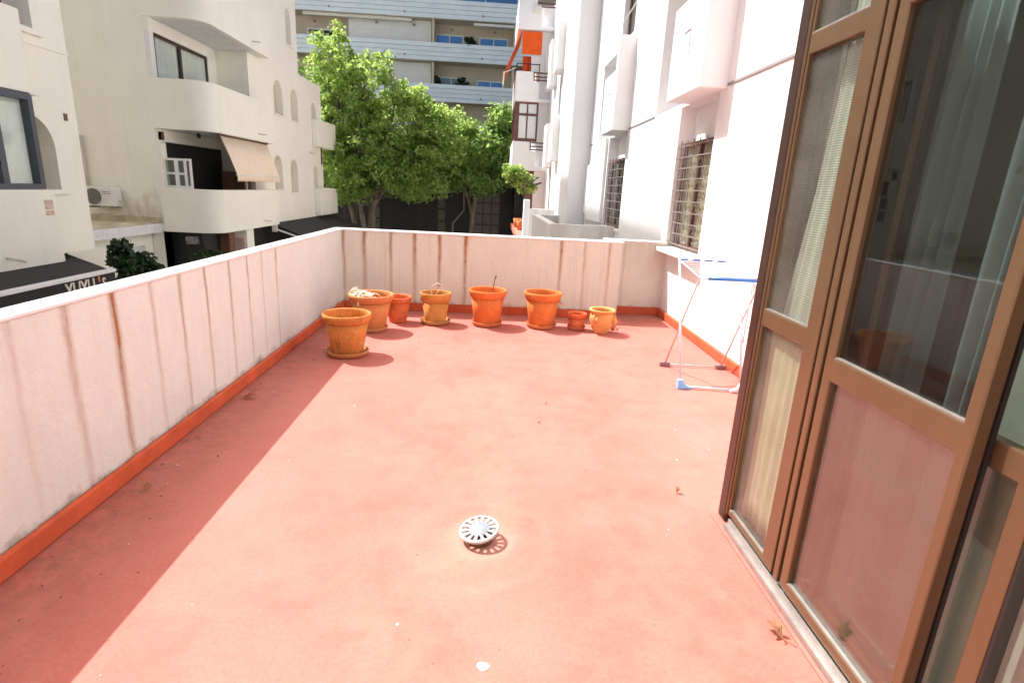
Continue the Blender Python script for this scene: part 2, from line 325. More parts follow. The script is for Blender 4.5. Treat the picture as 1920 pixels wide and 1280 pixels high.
# ------------------------------------------------------------------ builders
class MB:
    def __init__(s): s.v = []; s.f = []
    def add(s, vs_, fs): o = len(s.v); s.v += [tuple(p) for p in vs_]; s.f += [tuple(i+o for i in f) for f in fs]; return s
    def box(s, x0, x1, y0, y1, z0, z1):
        return s.add([(x0, y0, z0), (x1, y0, z0), (x1, y1, z0), (x0, y1, z0), (x0, y0, z1), (x1, y0, z1), (x1, y1, z1), (x0, y1, z1)],
                     [(0, 3, 2, 1), (4, 5, 6, 7), (0, 1, 5, 4), (1, 2, 6, 5), (2, 3, 7, 6), (3, 0, 4, 7)])
    def prism(s, poly, z0, z1):
        n = len(poly); a = sum(poly[i][0]*poly[(i+1) % n][1]-poly[(i+1) % n][0]*poly[i][1] for i in range(n))
        if a < 0: poly = poly[::-1]
        vs_ = [(x, y, z0) for x, y in poly] + [(x, y, z1) for x, y in poly]
        return s.add(vs_, [tuple(range(n-1, -1, -1)), tuple(range(n, 2*n))] + [(i, (i+1) % n, n+(i+1) % n, n+i) for i in range(n)])
    def extrude(s, poly3, d):
        """closed 3-D polygon pushed along the vector d"""
        n = len(poly3); vs_ = list(poly3) + [(p[0]+d[0], p[1]+d[1], p[2]+d[2]) for p in poly3]
        return s.add(vs_, [tuple(range(n-1, -1, -1)), tuple(range(n, 2*n))] + [(i, (i+1) % n, n+(i+1) % n, n+i) for i in range(n)])
    def tube(s, path, rad, sides=8, cap=True):
        path = [Vector(p) for p in path]; n = len(path)
        if not hasattr(rad, '__len__'): rad = [rad]*n
        o = len(s.v); up = None
        for i, p in enumerate(path):
            d = (path[min(i+1, n-1)] - path[max(i-1, 0)]).normalized()
            if up is None: up = d.orthogonal().normalized()
            a = (up - d*up.dot(d)).normalized(); b = d.cross(a); up = a
            for k in range(sides):
                q = 2*math.pi*k/sides; s.v.append(tuple(p + (a*math.cos(q) + b*math.sin(q))*rad[i]))
        for i in range(n-1):
            for k in range(sides):
                k2 = (k+1) % sides
                s.f.append((o+i*sides+k, o+i*sides+k2, o+(i+1)*sides+k2, o+(i+1)*sides+k))
        if cap:
            s.f.append(tuple(o+k for k in range(sides-1, -1, -1))); s.f.append(tuple(o+(n-1)*sides+k for k in range(sides)))
        return s
    def lathe(s, prof, seg=48, c=(0, 0, 0), wob=0., closed=False):
        o = len(s.v); n = len(prof)
        for k in range(seg):
            q = 2*math.pi*k/seg; w = 1 + wob*math.sin(2*q+.7)
            for r, z in prof: s.v.append((c[0]+r*w*math.cos(q), c[1]+r*w*math.sin(q), c[2]+z))
        for k in range(seg):
            k2 = (k+1) % seg
            for i in range(n if closed else n-1):
                j = (i+1) % n
                s.f.append((o+k*n+i, o+k2*n+i, o+k2*n+j, o+k*n+j))
        return s
    def csg(s, adds, subs=()):
        """union of boxes minus boxes; only the outer skin is emitted"""
        A = [list(map(float, b)) for b in adds]; S = [list(map(float, b)) for b in subs]
        g = [sorted(set(round(b[2*a+i], 5) for b in A+S for i in (0, 1))) for a in range(3)]
        c = [np.array([(u+w)/2 for u, w in zip(q[:-1], q[1:])]) for q in g]
        X, Y, Z = np.meshgrid(*c, indexing='ij'); occ = np.zeros(X.shape, bool)
        ins = lambda b: (X > b[0]) & (X < b[1]) & (Y > b[2]) & (Y < b[3]) & (Z > b[4]) & (Z < b[5])
        for b in A: occ |= ins(b)
        for b in S: occ &= ~ins(b)
        idx = {}
        def vid(i, j, k):
            key = (i, j, k)
            if key not in idx: idx[key] = len(s.v); s.v.append((g[0][i], g[1][j], g[2][k]))
            return idx[key]
        pad = np.pad(occ, 1)
        for i, j, k in zip(*np.nonzero(occ)):
            for d, quad in (((-1, 0, 0), ((0, 0, 0), (0, 0, 1), (0, 1, 1), (0, 1, 0))), ((1, 0, 0), ((1, 0, 0), (1, 1, 0), (1, 1, 1), (1, 0, 1))),
                            ((0, -1, 0), ((0, 0, 0), (1, 0, 0), (1, 0, 1), (0, 0, 1))), ((0, 1, 0), ((0, 1, 0), (0, 1, 1), (1, 1, 1), (1, 1, 0))),
                            ((0, 0, -1), ((0, 0, 0), (0, 1, 0), (1, 1, 0), (1, 0, 0))), ((0, 0, 1), ((0, 0, 1), (1, 0, 1), (1, 1, 1), (0, 1, 1)))):
                if not pad[i+1+d[0], j+1+d[1], k+1+d[2]]:
                    s.f.append(tuple(vid(i+a, j+b, k+c_) for a, b, c_ in quad))
        return s
    def mesh(s, name, smooth=False):
        me = bpy.data.meshes.new(name); me.from_pydata(s.v, [], s.f)
        if smooth: me.polygons.foreach_set('use_smooth', [True]*len(me.polygons))
        me.validate(); return me

def put(name, mb, m, parent=None, smooth=False, bevel=0., label=None, cat=None, group=None, kind=None, auto=None, loc=None, rz=0.):
    me = mb if isinstance(mb, bpy.types.Mesh) else mb.mesh(name, smooth)
    if m is not None and not me.materials: me.materials.append(M[m] if isinstance(m, str) else m)
    o = bpy.data.objects.new(name, me); col.objects.link(o)
    if loc: o.location = loc
    if rz: o.rotation_euler.z = rz
    if parent is not None:
        o.parent = parent
        if not loc: o.matrix_parent_inverse = parent_inv(parent)
    if bevel:
        b = o.modifiers.new('bevel', 'BEVEL'); b.width = bevel; b.segments = 2; b.limit_method = 'ANGLE'
    tag(o, label, cat, group, kind)
    return o
def world_mat(o):
    m = Matrix.Translation(o.location) @ o.rotation_euler.to_matrix().to_4x4()
    return (world_mat(o.parent) @ o.matrix_parent_inverse @ m) if o.parent else m
def parent_inv(p): return world_mat(p).inverted()
def tag(o, label=None, cat=None, group=None, kind=None):
    for k, v in (('label', label), ('category', cat), ('group', group), ('kind', kind)):
        if v: o[k] = v
    return o
def thing(name, loc, label, cat, group=None, rz=0.):
    o = bpy.data.objects.new(name, None); col.objects.link(o); o.location = loc; o.rotation_euler.z = rz
    o.empty_display_size = .2
    return tag(o, label, cat, group)
def B(*a): return MB().box(*a)

# ================================================================== SETTING
put('street', B(-400, 400, -300, 700, -3.5, -3.3), 'asphalt', kind='structure')
put('pavement', B(-8.6, 2.3, -25, 33, -3.3, -3.16), 'paving', kind='structure', bevel=.02)  # unseen; paving made pale to bounce sunlight onto the cream walls
put('terrace_floor', B(-1.9, 2.42, -.62, 7.6, -.25, 0), 'floor', kind='structure')

# ---- left and back parapets
pl = thing('parapet_wall', (-2.0, 3, 0), 'long pinkish parapet wall with rust streaks on the street side of the terrace', 'wall')
M['leftwall'] = streaked_wall('street_parapet_paint', 1, 1.6, 5.6,
    [(2.19, 0.0245, .25), (2.50, 0.0350, .55), (2.82, 0.0385, 1.), (3.15, 0.0280, .42), (3.44, 0.0245, .7), (3.75, 0.0224, .85), (4.10, 0.0245, .6), (4.41, 0.0210, .7), (4.69, 0.0196, .5), (5.00, 0.0196, .75)],
    (.76, .795, .765), 1.0, .12)
put('wall', B(-2.01, -1.9, -.62, 7.34, -.3, .998), 'leftwall', pl)
put('cap', B(-2.03, -1.892, -.62, 7.40, 1.0, 1.019), 'cap', pl, bevel=.006)
def skirt(x0, x1, y0, y1, par): return put('skirting', B(x0, x1, y0, y1, .002, .105), 'skirt', par, bevel=.012)
skirt(-1.898, -1.868, -.6, 7.165, pl)
pb = thing('parapet_wall', (0, 7.3, 0), 'stained end parapet wall behind the row of terracotta pots', 'wall')
M['backwall'] = streaked_wall('end_parapet_paint', 0, -2.1, 2.6,
    [(-1.87, 0.0245, .9), (-1.61, 0.0350, .85), (-1.27, 0.0315, .75), (-.97, 0.0350, .9), (-.65, 0.0350, .9), (-.32, 0.0385, .95), (.92, 0.0315, .9), (1.23, 0.0245, .6), (1.55, 0.0245, .6), (1.84, 0.0140, .4)],
    (.76, .735, .64), 1.0, .30)
put('wall', MB().csg([(-1.9, 1.70, 7.2, 7.34, -.3, .998), (1.70, 2.42, 7.58, 7.74, -.3, .998), (1.58, 1.72, 7.22, 7.74, -.3, .998)]), 'backwall', pb)
put('cap', MB().csg([(-1.890, 1.72, 7.188, 7.40, 1.0, 1.019), (1.72, 2.416, 7.568, 7.77, 1.0, 1.015), (1.56, 1.735, 7.188, 7.77, 1.0, 1.019)]), 'cap', pb, bevel=.006)
sk = MB()
pth = [(-1.866, 7.17), (1.60, 7.17)] + [(1.60+.13*math.sin(a), 7.30-.13*math.cos(a)) for a in [R(x) for x in (25, 50, 75, 90)]] + [(1.73, 7.47)] + [(1.80-.07*math.cos(a), 7.48+.07*math.sin(a)) for a in [R(x) for x in (20, 55, 90)]] + [(2.40, 7.55)]
back = [(2.40, 7.578), (1.722, 7.578), (1.702, 7.198), (-1.866, 7.198)]
sk.prism(pth + back, .002, .105)
put('skirting', sk, 'skirt', pb)

# ================================================================== RIGHT WHITE BUILDING
FX = 2.42
wb = thing('white_building', (2.6, 12, -3.3), 'long white stucco building with box bays along the right of the terrace', 'building')
subs = []
# ground windows: recess y-range, glazed opening set .22 back
GW = [(6.42, 7.68), (10.66, 12.30)]
for y0, y1 in GW: subs.append((FX-.1, FX+.20, y0, y1, .96, 2.74))
LG = [(6.30, 8.90), (10.70, 13.6), (21.9, 23.6), (27.1, 28.2)]                 # loggias, two storeys
for y0, y1 in LG:
    for z in (0, 3.13): subs.append((FX-.1, FX+.9, y0, y1, 2.78+z, 4.38+z))
for y0, y1 in ((10.95, 12.0), (6.6, 7.7), (22.3, 23.1)):
    subs.append((FX-.1, FX+.3, y0, y1, 4.45, 5.85))
for y0, y1 in ((18.6, 19.3), (20.3, 20.9), (24.2, 24.8)): subs.append((FX-.1, FX+.3, y0, y1, .5, 2.6))
subs.append((FX-.2, FX+3.2, -.4, 2.47, 0, 2.45))                                  # room behind the sliding doors
put('wall', MB().csg([(FX, 9, -9, 30.5, -3.3, 9.5), (1.18, FX+.1, -9, -.62, -3.3, 9.5)], subs), 'white', wb)
put('rear_wall', B(-2.12, 1.18, -.9, -.64, -3.3, 5.5), 'white', wb)
put('plinth', B(FX-.04, FX-.002, 2.62, 7.55, .002, .105), 'skirt', wb, bevel=.012)
gm = mat('groove_shadowline', (.30, .27, .27), .9)
for a, b in ((2.6, 6.21), (8.92, 10.60), (13.62, 14.73)): put('wall_line', B(FX-.012, FX-.002, a, b, 2.762, 2.785), gm, wb)  # thin dark strip painting the shadow line of a groove in the wall

def bay(y0, y1, z0, par):
    mb = MB()
    mb.csg([(2.12, 2.26, y0, y1, z0, z0+1.02), (2.12, FX+.02, y0, y0+.14, z0, z0+1.56), (2.12, FX+.02, y1-.12, y1, z0, z0+1.02), (2.12, FX+.02, y0, y1, z0, z0+.13)])
    return put('bay', mb, 'white', par, bevel=.012)
for y0, y1 in ((6.23, 7.39), (10.62, 11.75), (21.8, 22.9), (27.0, 27.9)):
    for z in (2.74, 5.89): bay(y0, y1, z, wb)
for y0 in (18.0, 24.3):
    for z in (2.6, 5.75): put('bay', B(2.12, FX-.002, y0, y0+1.0, z, z+1.7), 'white', wb, bevel=.012)
put('pilaster', B(1.92, FX-.002, 14.75, 17.4, -3.2, 9.4), 'white', wb, bevel=.015)
# thin L-shaped brackets on the bays
for y in (6.72, 11.05):
    put('bracket', MB().box(2.112, 2.1195, y, y+.010, 3.16, 3.42).box(2.112, 2.1195, y+.010, y+.24, 3.410, 3.42), 'bracketgrey', wb)
# sills
put('sill', B(FX-.16, FX+.2, 6.32, 7.86, .90, .958), 'stone', wb, bevel=.01)
put('sill', B(FX-.03, FX+.2, 10.6, 12.36, .90, .958), 'stone', wb, bevel=.01)

def barred_window(y0, y1, z0, z1, cur, nb, nv):
    w = put('window', MB().csg([(FX+.085, FX+.125, y0, y1, z0, z1)], [(FX, FX+.3, y0+.06, (y0+y1)/2-.03, z0+.06, z1-.06), (FX, FX+.3, (y0+y1)/2+.03, y1-.06, z0+.06, z1-.06)]), 'redpaint', wb)
    for a, b in ((y0+.06, (y0+y1)/2-.03), ((y0+y1)/2+.03, y1-.06)): put('pane', B(FX+.10, FX+.106, a, b, z0+.06, z1-.06), 'clearglass', w)
    n = 40; mb = MB(); top = []; 
    for i in range(n+1):
        y = y0+.05+(y1-y0-.1)*i/n; x = FX+.150+.012*math.sin(i*1.35)+.006*math.sin(i*.5)
        top.append((x, y))
    for i in range(n):
        (xa, ya), (xb, yb) = top[i], top[i+1]
        mb.add([(xa, ya, z0+.04), (xb, yb, z0+.04), (xb, yb, z1-.04), (xa, ya, z1-.04)], [(0, 1, 2, 3)])
    put('curtain', mb, cur, w, smooth=True)
    for i in range(nb):
        z = z0+.05+(z1-z0-.1)*i/(nb-1)
        put('bar', B(FX+.018, FX+.030, y0-.04, y1+.04, z-.007, z+.007), 'iron', w)
    for i in range(nv):
        y = y0+.03+(y1-y0-.06)*i/(nv-1)
        put('bar', MB().tube([(FX+.038, y, z0-.03), (FX+.038, y, z1+.02)], .0075, 6), 'iron', w)
    # scrollwork: small arcs between the bars
    sc = MB(); dz = (z1-z0-.1)/(nb-1); dy = (y1-y0-.06)/(nv-1)
    for i in range(nb-1):
        for j in range(nv-1):
            if (i+j) % 2: continue
            cy = y0+.03+dy*(j+.5); cz = z0+.05+dz*(i+.5); r = min(dy, dz)*.34
            sc.tube([(FX+.034, cy+r*math.cos(a), cz+r*math.sin(a)) for a in [R(20+k*32) for k in range(9)]], .005, 4)
    put('scrollwork', sc, 'iron', w, kind='stuff')
barred_window(6.46, 7.64, .965, 2.30, 'curtainbeige', 10, 6)
barred_window(10.72, 12.24, .965, 2.30, 'bluegrey', 9, 6)
for y0, y1 in ((10.97, 11.98), (6.62, 7.68), (22.32, 23.08)):
    w = put('window', MB().csg([(FX+.1, FX+.16, y0, y1, 4.455, 5.84)], [(FX, FX+.3, y0+.07, y1-.07, 4.52, 5.78)]), 'brownwood', wb)
    put('pane', B(FX+.12, FX+.128, y0+.07, y1-.07, 4.52, 5.78), 'winglass', w)
    put('curtain', B(FX+.2, FX+.215, y0+.02, y1-.02, 4.46, 5.84), 'curtainbeige', w)
put('strut', MB().tube([(FX-.06, 11.75, 4.75), (FX+.06, 11.0, 5.02)], .012, 6), 'pvc', wb)
for y0, y1 in ((18.62, 19.28), (20.32, 20.88), (24.22, 24.78)):
    w = put('window', B(FX+.2, FX+.24, y0, y1, .52, 2.58), 'bluegrey', wb)
for y0, y1 in LG:
    for z in (0, 3.13):
        put('window', B(FX+.84, FX+.88, y0+.3, y1-.3, 2.9+z, 4.2+z), 'dark', wb)

# ---- end column with stacked balconies
for k, z0 in enumerate((2.50, 5.44, 8.36)):
    b = put('balcony', MB().csg([(.82, 1.90, 26.8, 27.0, z0, z0+1.26), (.82, 1.0, 26.8, 30.2, z0, z0+1.26), (.82, FX, 26.8, 30.2, z0, z0+.16)],
        [(1.62, 1.95, 26.7, 27.1, z0+.86, z0+1.3)]), 'white', wb, bevel=.05)
    for q in (.0, .14, .3): put('rail', B(1.63, FX-.002, 26.86, 26.9, z0+.90+q, z0+.95+q), 'redpaint', b)
put('corner_pier', B(1.90, FX-.003, 27.1, 30.4, 2.0, 9.4), 'white', wb)
g = put('glazed_balcony', MB().csg([(.86, 1.92, 26.84, 26.92, 3.765, 5.44), (.86, .94, 26.84, 30, 3.765, 5.44)],
    [(1.06, 1.40, 26.8, 26.95, 3.9, 4.86), (1.46, 1.84, 26.8, 26.95, 3.9, 4.86), (1.06, 1.40, 26.8, 26.95, 4.96, 5.36), (1.46, 1.84, 26.8, 26.95, 4.96, 5.36), (.8, .95, 27.0, 28.2, 3.9, 5.3), (.8, .95, 28.3, 29.9, 3.9, 5.3)]), 'redpaint', wb)
for a, b_ in ((1.06, 1.40), (1.46, 1.84)):
    put('pane', B(a, b_, 26.875, 26.885, 3.9, 4.86), 'shutter', g); put('pane', B(a, b_, 26.875, 26.885, 4.96, 5.36), 'shutter', g)
put('brown_door', B(1.55, 1.9, 27.2, 27.26, -.2, 2.5), 'brownwood', wb)
put('ground_pier', B(1.9, FX-.004, 27.14, 30.3, -3.3, 2.0), 'white', wb)
put('air_vent', MB().box(1.45, 1.8, 26.74, 26.8, 9.0, 9.12).box(1.45, 1.8, 26.74, 26.8, 9.2, 9.3), 'stone', wb)
# handrail above the orange awning balcony
hr = thing('balcony_railing', (1.3, 26.86, 6.7), 'thin dark metal railing on the balcony under the orange awning', 'railing')
put('handrail', MB().tube([(.86, 29.5, 7.0), (.86, 26.86, 7.0), (1.9, 26.86, 7.0)], .022, 6), 'nearblack', hr)
for p in ((.86, 29.5), (.86, 28.2), (.86, 26.86), (1.35, 26.86), (1.86, 26.86)): put('post', MB().tube([(*p, 6.69), (*p, 7.0)], .018, 6), 'nearblack', hr)
aw = thing('orange_awning', (1.4, 26.5, 8.2), 'bright orange canvas awning hanging over the end balcony of the white building', 'awning')
put('canopy', MB().extrude([(1.02, 26.82, 8.28), (1.02, 29.6, 8.28), (.30, 29.6, 6.60), (.30, 26.82, 6.60)], (.015, 0, .03)), 'orange', aw)
put('side_drop', B(1.05, 1.92, 26.90, 26.915, 7.40, 8.30), 'orange', aw)
put('curtain_drop', B(1.12, 1.50, 27.32, 27.34, 6.3, 7.40), 'orange', aw)
put('front_bar', MB().tube([(.30, 26.7, 6.58), (.30, 29.7, 6.58)], .035, 8), 'pvc', aw)
put('arm', MB().tube([(.31, 26.85, 6.6), (.86, 26.95, 6.85)], .016, 6), 'pvc', aw)
put('valance', B(.29, .305, 26.82, 29.6, 6.36, 6.57), 'peach', aw)
put('privacy_panel', B(1.5, 1.89, 27.0, 27.03, 6.73, 7.5), 'shutter', aw)

# ---- the neighbours' terraces
nt_ = thing('neighbour_terrace_wall', (1.8, 13.5, -3.3), 'weathered low white parapet round the neighbouring terrace beyond the end wall', 'wall')
put('front_wall', B(1.16, FX-.005, 11.0, 11.2, -3.25, 1.0), 'whitegrey', nt_)
put('side_wall', B(1.16, 1.34, 11.2, 16.1, -3.25, .97), 'whitegrey', nt_)
put('step_wall', B(1.40, 1.915, 16.1, 16.3, -3.25, .96), 'whitegrey', nt_)
put('far_wall', B(1.30, FX-.006, 19.8, 20.0, -3.25, 1.0), 'whitegrey', nt_)
put('gate_post', B(1.10, 1.30, 19.6, 20.1, -3.25, 1.3), 'white', nt_, bevel=.02)
pv = thing('privacy_wall', (2.2, 13.0, 1.0), 'white dividing wall with a rounded top corner on the neighbouring terrace', 'wall')
arc = [(2.25, 14.74, 1.12), (2.25, 14.74, 2.22)] + [(2.25, 14.2-.0+.0, 2.22)]
poly = [(14.745, .98), (14.745, 1.25), (15.6, 1.25)]
prof = [(12.4, 1.0), (14.4, 1.0), (14.4, 1.12), (14.742, 1.12), (14.742, 2.06)] + [(14.742-.22+.22*math.cos(a), 2.06+.22*math.sin(a)) for a in [R(x) for x in range(15, 91, 15)]] + [(13.9, 2.30), (13.9, 2.76), (12.4, 2.76)]
put('panel', MB().extrude([(2.36, y, z) for y, z in prof], (.055, 0, 0)), 'white', pv)
rt = put('roof_terrace_floor', B(1.02, 1.9, 20.1, 30.4, -.35, -.12), 'plainred', kind='structure')
for i, (x, y, r_) in enumerate(((1.25, 27.0, .22), (1.5, 26.2, .18), (1.28, 25.2, .16))):
    put('far_flowerpot', MB().lathe([(.001, 0), (r_*.7, 0), (r_, .42), (r_*.9, .42), (r_*.8, .36), (.001, .36)], 16), terracotta('far_clay', (.62, .2, .07), (.3, .15, .08), .4, i), None, True,
        label=['largest of the three far orange flowerpots at the end of the red roof terrace', 'middle one of the three far orange flowerpots on the red roof terrace', 'nearest and smallest far orange flowerpot on the red roof terrace'][i], cat='flowerpot', group='pots on the far red roof terrace', loc=(x, y, -.118))

# ================================================================== SLIDING DOORS
DX = 1.265
sd = thing('sliding_door', (1.3, 1.7, 0), 'bronze aluminium glazed screen with sliding doors beside the terrace', 'door')
put('corner_post', B(DX-.005, DX+.16, 2.475, 2.56, 0.0, 2.75), 'bronzedark', sd, bevel=.012)
put('post_trim', B(DX-.006, DX+.1, 2.461, 2.474, .05, 2.75), 'bronze', sd, bevel=.006)
put('return_wall', B(DX+.16, FX-.003, 2.475, 2.56, -.2, 2.75), 'white', sd)
put('sill_track', MB().box(DX-.03, DX+.13, .2, 2.42, .0, .03).box(DX-.012, DX+.0, .2, 2.42, .03, .055).box(DX+.05, DX+.06, .2, 2.42, .03, .055).box(DX+.11, DX+.12, .2, 2.42, .03, .055), 'alu', sd)
put('threshold', B(DX-.050, DX-.031, .2, 2.56, .001, .010), 'floor', sd, bevel=.004)
put('header', B(DX-.01, DX+.13, -.6, 2.42, 2.62, 2.75), 'bronze', sd)
put('fascia', B(DX-.02, FX-.001, -.62, 2.56, 2.752, 3.0), 'white', sd)
# fixed light
fp = put('fixed_panel', MB().csg([(DX+.002, DX+.05, 2.008, 2.460, .056, 2.619)], [(DX-.1, DX+.2, 2.095, 2.448, .085, 1.055), (DX-.1, DX+.2, 2.095, 2.448, 1.13, 2.19), (DX-.1, DX+.2, 2.095, 2.448, 2.27, 2.56)]), 'bronze', sd, bevel=.005)
for a, b in ((.085, 1.055), (1.13, 2.19), (2.27, 2.56)): put('pane', B(DX+.02, DX+.026, 2.096, 2.447, a+.001, b-.001), 'ribglass', fp)
for z in (.086, 1.131, 2.271): put('rail_glint', B(DX+.007, DX+.0195, 2.097, 2.446, z, z+.006), 'alu', fp)  # pale strips painting the sunlit line along each rail top
put('mullion', B(DX-.002, DX+.05, 1.952, 1.988, .056, 2.618), 'bronze', sd, bevel=.005)
put('gap_strip', B(DX+.022, DX+.045, 1.989, 2.007, .056, 2.618), 'nearblack', sd)  # near-black strip that makes the gap between profiles read dark
put('gap_strip', B(DX+.022, DX+.045, 1.937, 1.951, .056, 2.618), 'nearblack', sd)
p1 = put('door_panel', MB().csg([(DX+.001, DX+.045, 1.272, 1.936, .058, 2.30)], [(DX-.1, DX+.2, 1.313, 1.886, .10, .98), (DX-.1, DX+.2, 1.313, 1.886, 1.067, 2.215)]), 'bronze', sd, bevel=.005)
for a, b in ((.10, .98), (1.067, 2.215)):
    put('pane', B(DX+.02, DX+.026, 1.314, 1.885, a+.001, b-.001), 'glass' if a > 1 else 'glasslow', p1)
for z in (.101, 1.068): put('rail_glint', B(DX+.006, DX+.0195, 1.315, 1.884, z, z+.005), 'alu', p1)  # sunlit rail edges painted as pale strips
put('edge_shade', B(DX+.046, DX+.058, 1.268, 1.285, .06, 2.30), 'nearblack', p1)  # black strip painting the shade on the side of the stile
p2 = put('door_panel', MB().csg([(DX+.064, DX+.106, 1.132, 1.80, .058, 2.30)], [(DX-.1, DX+.2, 1.19, 1.81, .11, .96), (DX-.1, DX+.2, 1.19, 1.81, 1.04, 2.205)]), 'bronze', sd, bevel=.005)
for a, b in ((.11, .96), (1.04, 2.205)): put('pane', B(DX+.082, DX+.088, 1.191, 1.799, a+.001, b-.001), 'glass' if a > 1 else 'glasslow', p2)
put('edge_shade', B(DX+.066, DX+.104, 1.122, 1.131, .06, 2.30), 'nearblack', p2)  # shaded side face of this stile, painted as a black strip
put('rear_stile', B(DX+.064, DX+.106, 1.801, 1.835, .058, 2.30), 'bronzedark', p2)  # darker bronze than its frame, to paint the shade on this stile
put('transom_glass', B(DX+.02, DX+.026, .3, 1.95, 2.31, 2.615), 'glass', sd)
# the room behind
put('room_floor', B(DX+.135, FX+3.1, -.38, 2.46, -.2, .012), mat('room_tiles', (.16, .12, .09), .35, .2, 4), kind='structure')
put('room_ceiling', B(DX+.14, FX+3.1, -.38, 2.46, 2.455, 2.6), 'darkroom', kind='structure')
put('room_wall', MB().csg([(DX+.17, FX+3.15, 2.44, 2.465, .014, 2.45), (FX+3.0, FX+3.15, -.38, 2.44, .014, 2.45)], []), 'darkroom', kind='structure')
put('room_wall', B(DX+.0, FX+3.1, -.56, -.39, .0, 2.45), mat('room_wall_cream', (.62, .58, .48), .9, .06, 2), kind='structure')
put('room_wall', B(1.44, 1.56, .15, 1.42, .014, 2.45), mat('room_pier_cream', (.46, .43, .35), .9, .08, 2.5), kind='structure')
def curtain(y0, y1, x, z0, z1, folds, m, label, amp=.035, drift=0., ph=0., wide=0.):
    n = folds*10; mb = MB(); rows = 8
    for j in range(rows+1):
        f = j/rows; z = z1-(z1-z0)*f
        for i in range(n+1):
            u = i/n; y = y0+(y1+wide*min(1, f*1.7)**2-y0)*u + drift*f*f*(1-u)
            mb.v.append((x+amp*(.6+.6*f)*math.sin(u*folds*2*math.pi+ph+.6*math.sin(3*u+f*1.3))+.6*amp*math.sin(7*u+2*f), y+.01*math.sin(9*u+3*f), z))
    for j in range(rows):
        for i in range(n): a = j*(n+1)+i; mb.f.append((a, a+1, a+n+2, a+n+1))
    o = put('curtain', mb, m, None, True, label=label, cat='curtain')
    s_ = o.modifiers.new('solidify', 'SOLIDIFY'); s_.thickness = .003
curtain(2.10, 2.30, 1.350, .07, 2.6, 5, 'sheer', 'sheer curtain hanging behind the upper part of the narrow reeded glass panel', .007, 0, .4, .165)
curtain(2.10, 2.463, 1.327, .07, 1.12, 6, M['sunlitcurtain'], 'added pale cloth painting the sunlit lower half of the reeded panel curtain', .005, 0, 1.3)  # added short cloth; paints the sunlit lower part of a full-height curtain
curtain(1.74, 1.93, 1.47, .05, 2.38, 4, 'sheer', 'blue-white sheer curtain hanging behind the large sliding glass panel', .03, .05, 1.1)
curtain(1.50, 1.58, 1.46, .05, 2.38, 2, 'sheer', 'narrow grey curtain beside the right edge of the sliding panel', .025, .04, 2.2)

